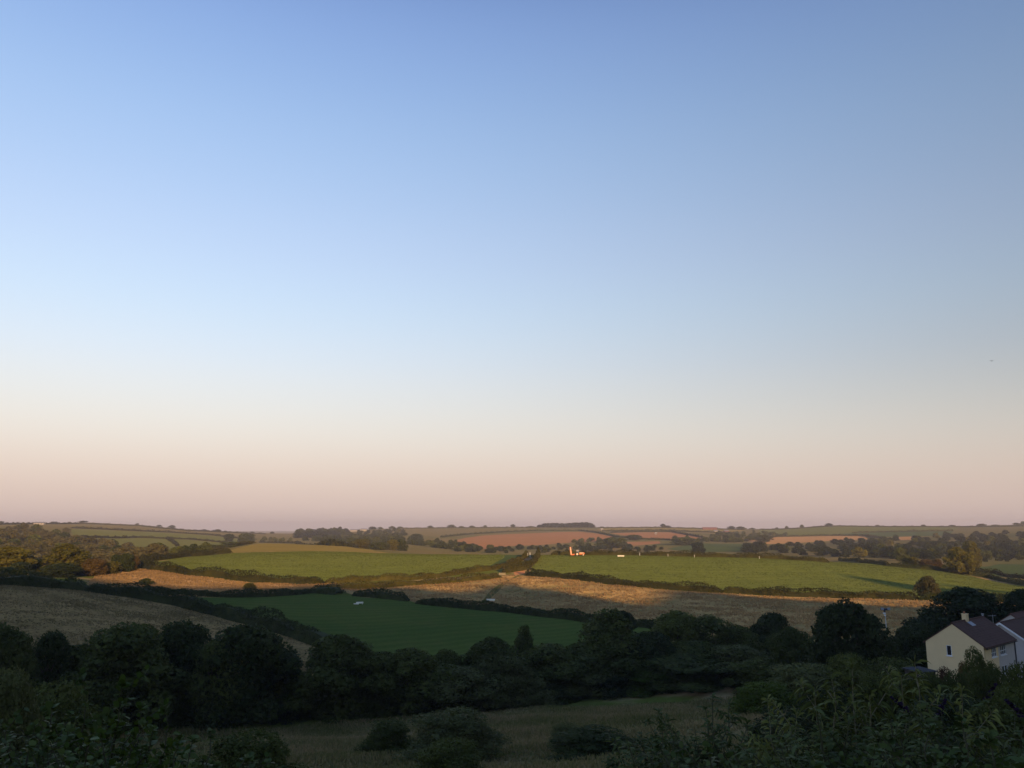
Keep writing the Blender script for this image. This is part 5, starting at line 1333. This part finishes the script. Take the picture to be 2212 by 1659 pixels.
# far farm buildings
PALEW = plain('pale farm wall', (0.42, 0.38, 0.34), .8); FROOF = plain('far red roof', (.22, .10, .08), .8); FSLATE = plain('far slate roof', (.2, .2, .22), .6)
def far_house(px, row, L_, W_, h, mw, mr_, label, rz=0.0, r=None, name='farmhouse'):
    p = pix(px, row, r); e = empty(name, (p.x, p.y, p.z - .3), rz); tag(e, label, 'building')
    m_ = MB(); m_.box(-L_/2, -W_/2, 0, L_/2, W_/2, h); m_.hexa([(-L_/2, -W_/2, h + .003), (L_/2, -W_/2, h + .003), (L_/2, W_/2, h + .003), (-L_/2, W_/2, h + .003), (-L_/2, -.05, h + W_*.3), (L_/2, -.05, h + W_*.3), (L_/2, .05, h + W_*.3), (-L_/2, .05, h + W_*.3)]); m_.build('wall', mw, e)
    m_ = MB(); s = .6
    for sg in (-1, 1):
        m_.hexa([(-L_/2-.3, sg*(W_/2+.4), h - .24), (L_/2+.3, sg*(W_/2+.4), h - .24), (L_/2+.3, 0, h + W_*.3+.02), (-L_/2-.3, 0, h + W_*.3+.02), (-L_/2-.3, sg*(W_/2+.4), h), (L_/2+.3, sg*(W_/2+.4), h), (L_/2+.3, 0, h + W_*.3+.28), (-L_/2-.3, 0, h + W_*.3+.28)])
    m_.build('roof', mr_, e)
    for k in range(3):
        q = MB(); q.box(-L_*.35 + k * L_*.3, -W_/2 - .06, h*.35, -L_*.35 + k * L_*.3 + 1.4, -W_/2 - .01, h*.75); q.build('window', GLASS, e)
far_house(1300, 1145, 9, 7, 4, PALEW, PALEW, 'white speck of a cottage below the flat-topped clump', R(10))
far_house(1533, 1144, 52, 14, 4.5, FROOF, FROOF, 'long low red-roofed barn on the skyline right of centre', R(-2), name='barn')
far_house(1547, 1150, 15, 9, 5, PALEW, FSLATE, 'pale farmhouse with a grey roof below the long red barn', R(12))
far_house(1569, 1149, 16, 9, 3.5, FROOF, FSLATE, 'small brown shed right of the pale farmhouse', R(5), name='barn')
far_house(765, 1148, 30, 10, 5, PALEW, FSLATE, 'long pale building on the skyline right of the plantation', R(-8), name='barn')
far_house(785, 1147, 22, 10, 6, PALEW, FSLATE, 'paler shorter building on the skyline right of the plantation', R(6))
far_house(64, 1216, 8, 6, 4.2, PALEW, PALEW, 'pale cottage roof peeping between the golden oaks on the left', R(15), r=470, name='cottage')
far_house(1417, 1154, 6, 5, 3.5, PALEW, PALEW, 'tiny white hut above the second red field', 0, name='hut')
far_house(85, 1133, 26, 9, 4, PALEW, FSLATE, 'pale roofs on the left skyline', R(4))

# ------------------------------------------------------------------ air
hz_m = bpy.data.materials.new('haze'); hz_m.use_nodes = True; n_ = hz_m.node_tree.nodes; n_.clear()
vol = n_.new('ShaderNodeVolumePrincipled'); vol.inputs['Density'].default_value = 0.0001; vol.inputs['Color'].default_value = (0.86, 0.84, 0.92, 1)
out = n_.new('ShaderNodeOutputMaterial'); hz_m.node_tree.links.new(vol.outputs[0], out.inputs['Volume'])
zmin = float(V3[:, 2].min()) - 1.0; zmax = max(float(V3[:, 2].max()), 60.0) + 12
m_ = MB(); m_.box(-15600, -15600, zmin, 15600, 15600, zmax)
hz = m_.build('haze', hz_m); hz['kind'] = 'stuff'; hz['label'] = 'thin evening haze over the fields'; hz['category'] = 'haze'
print('haze', zmin, zmax, 'verts', len(V3))
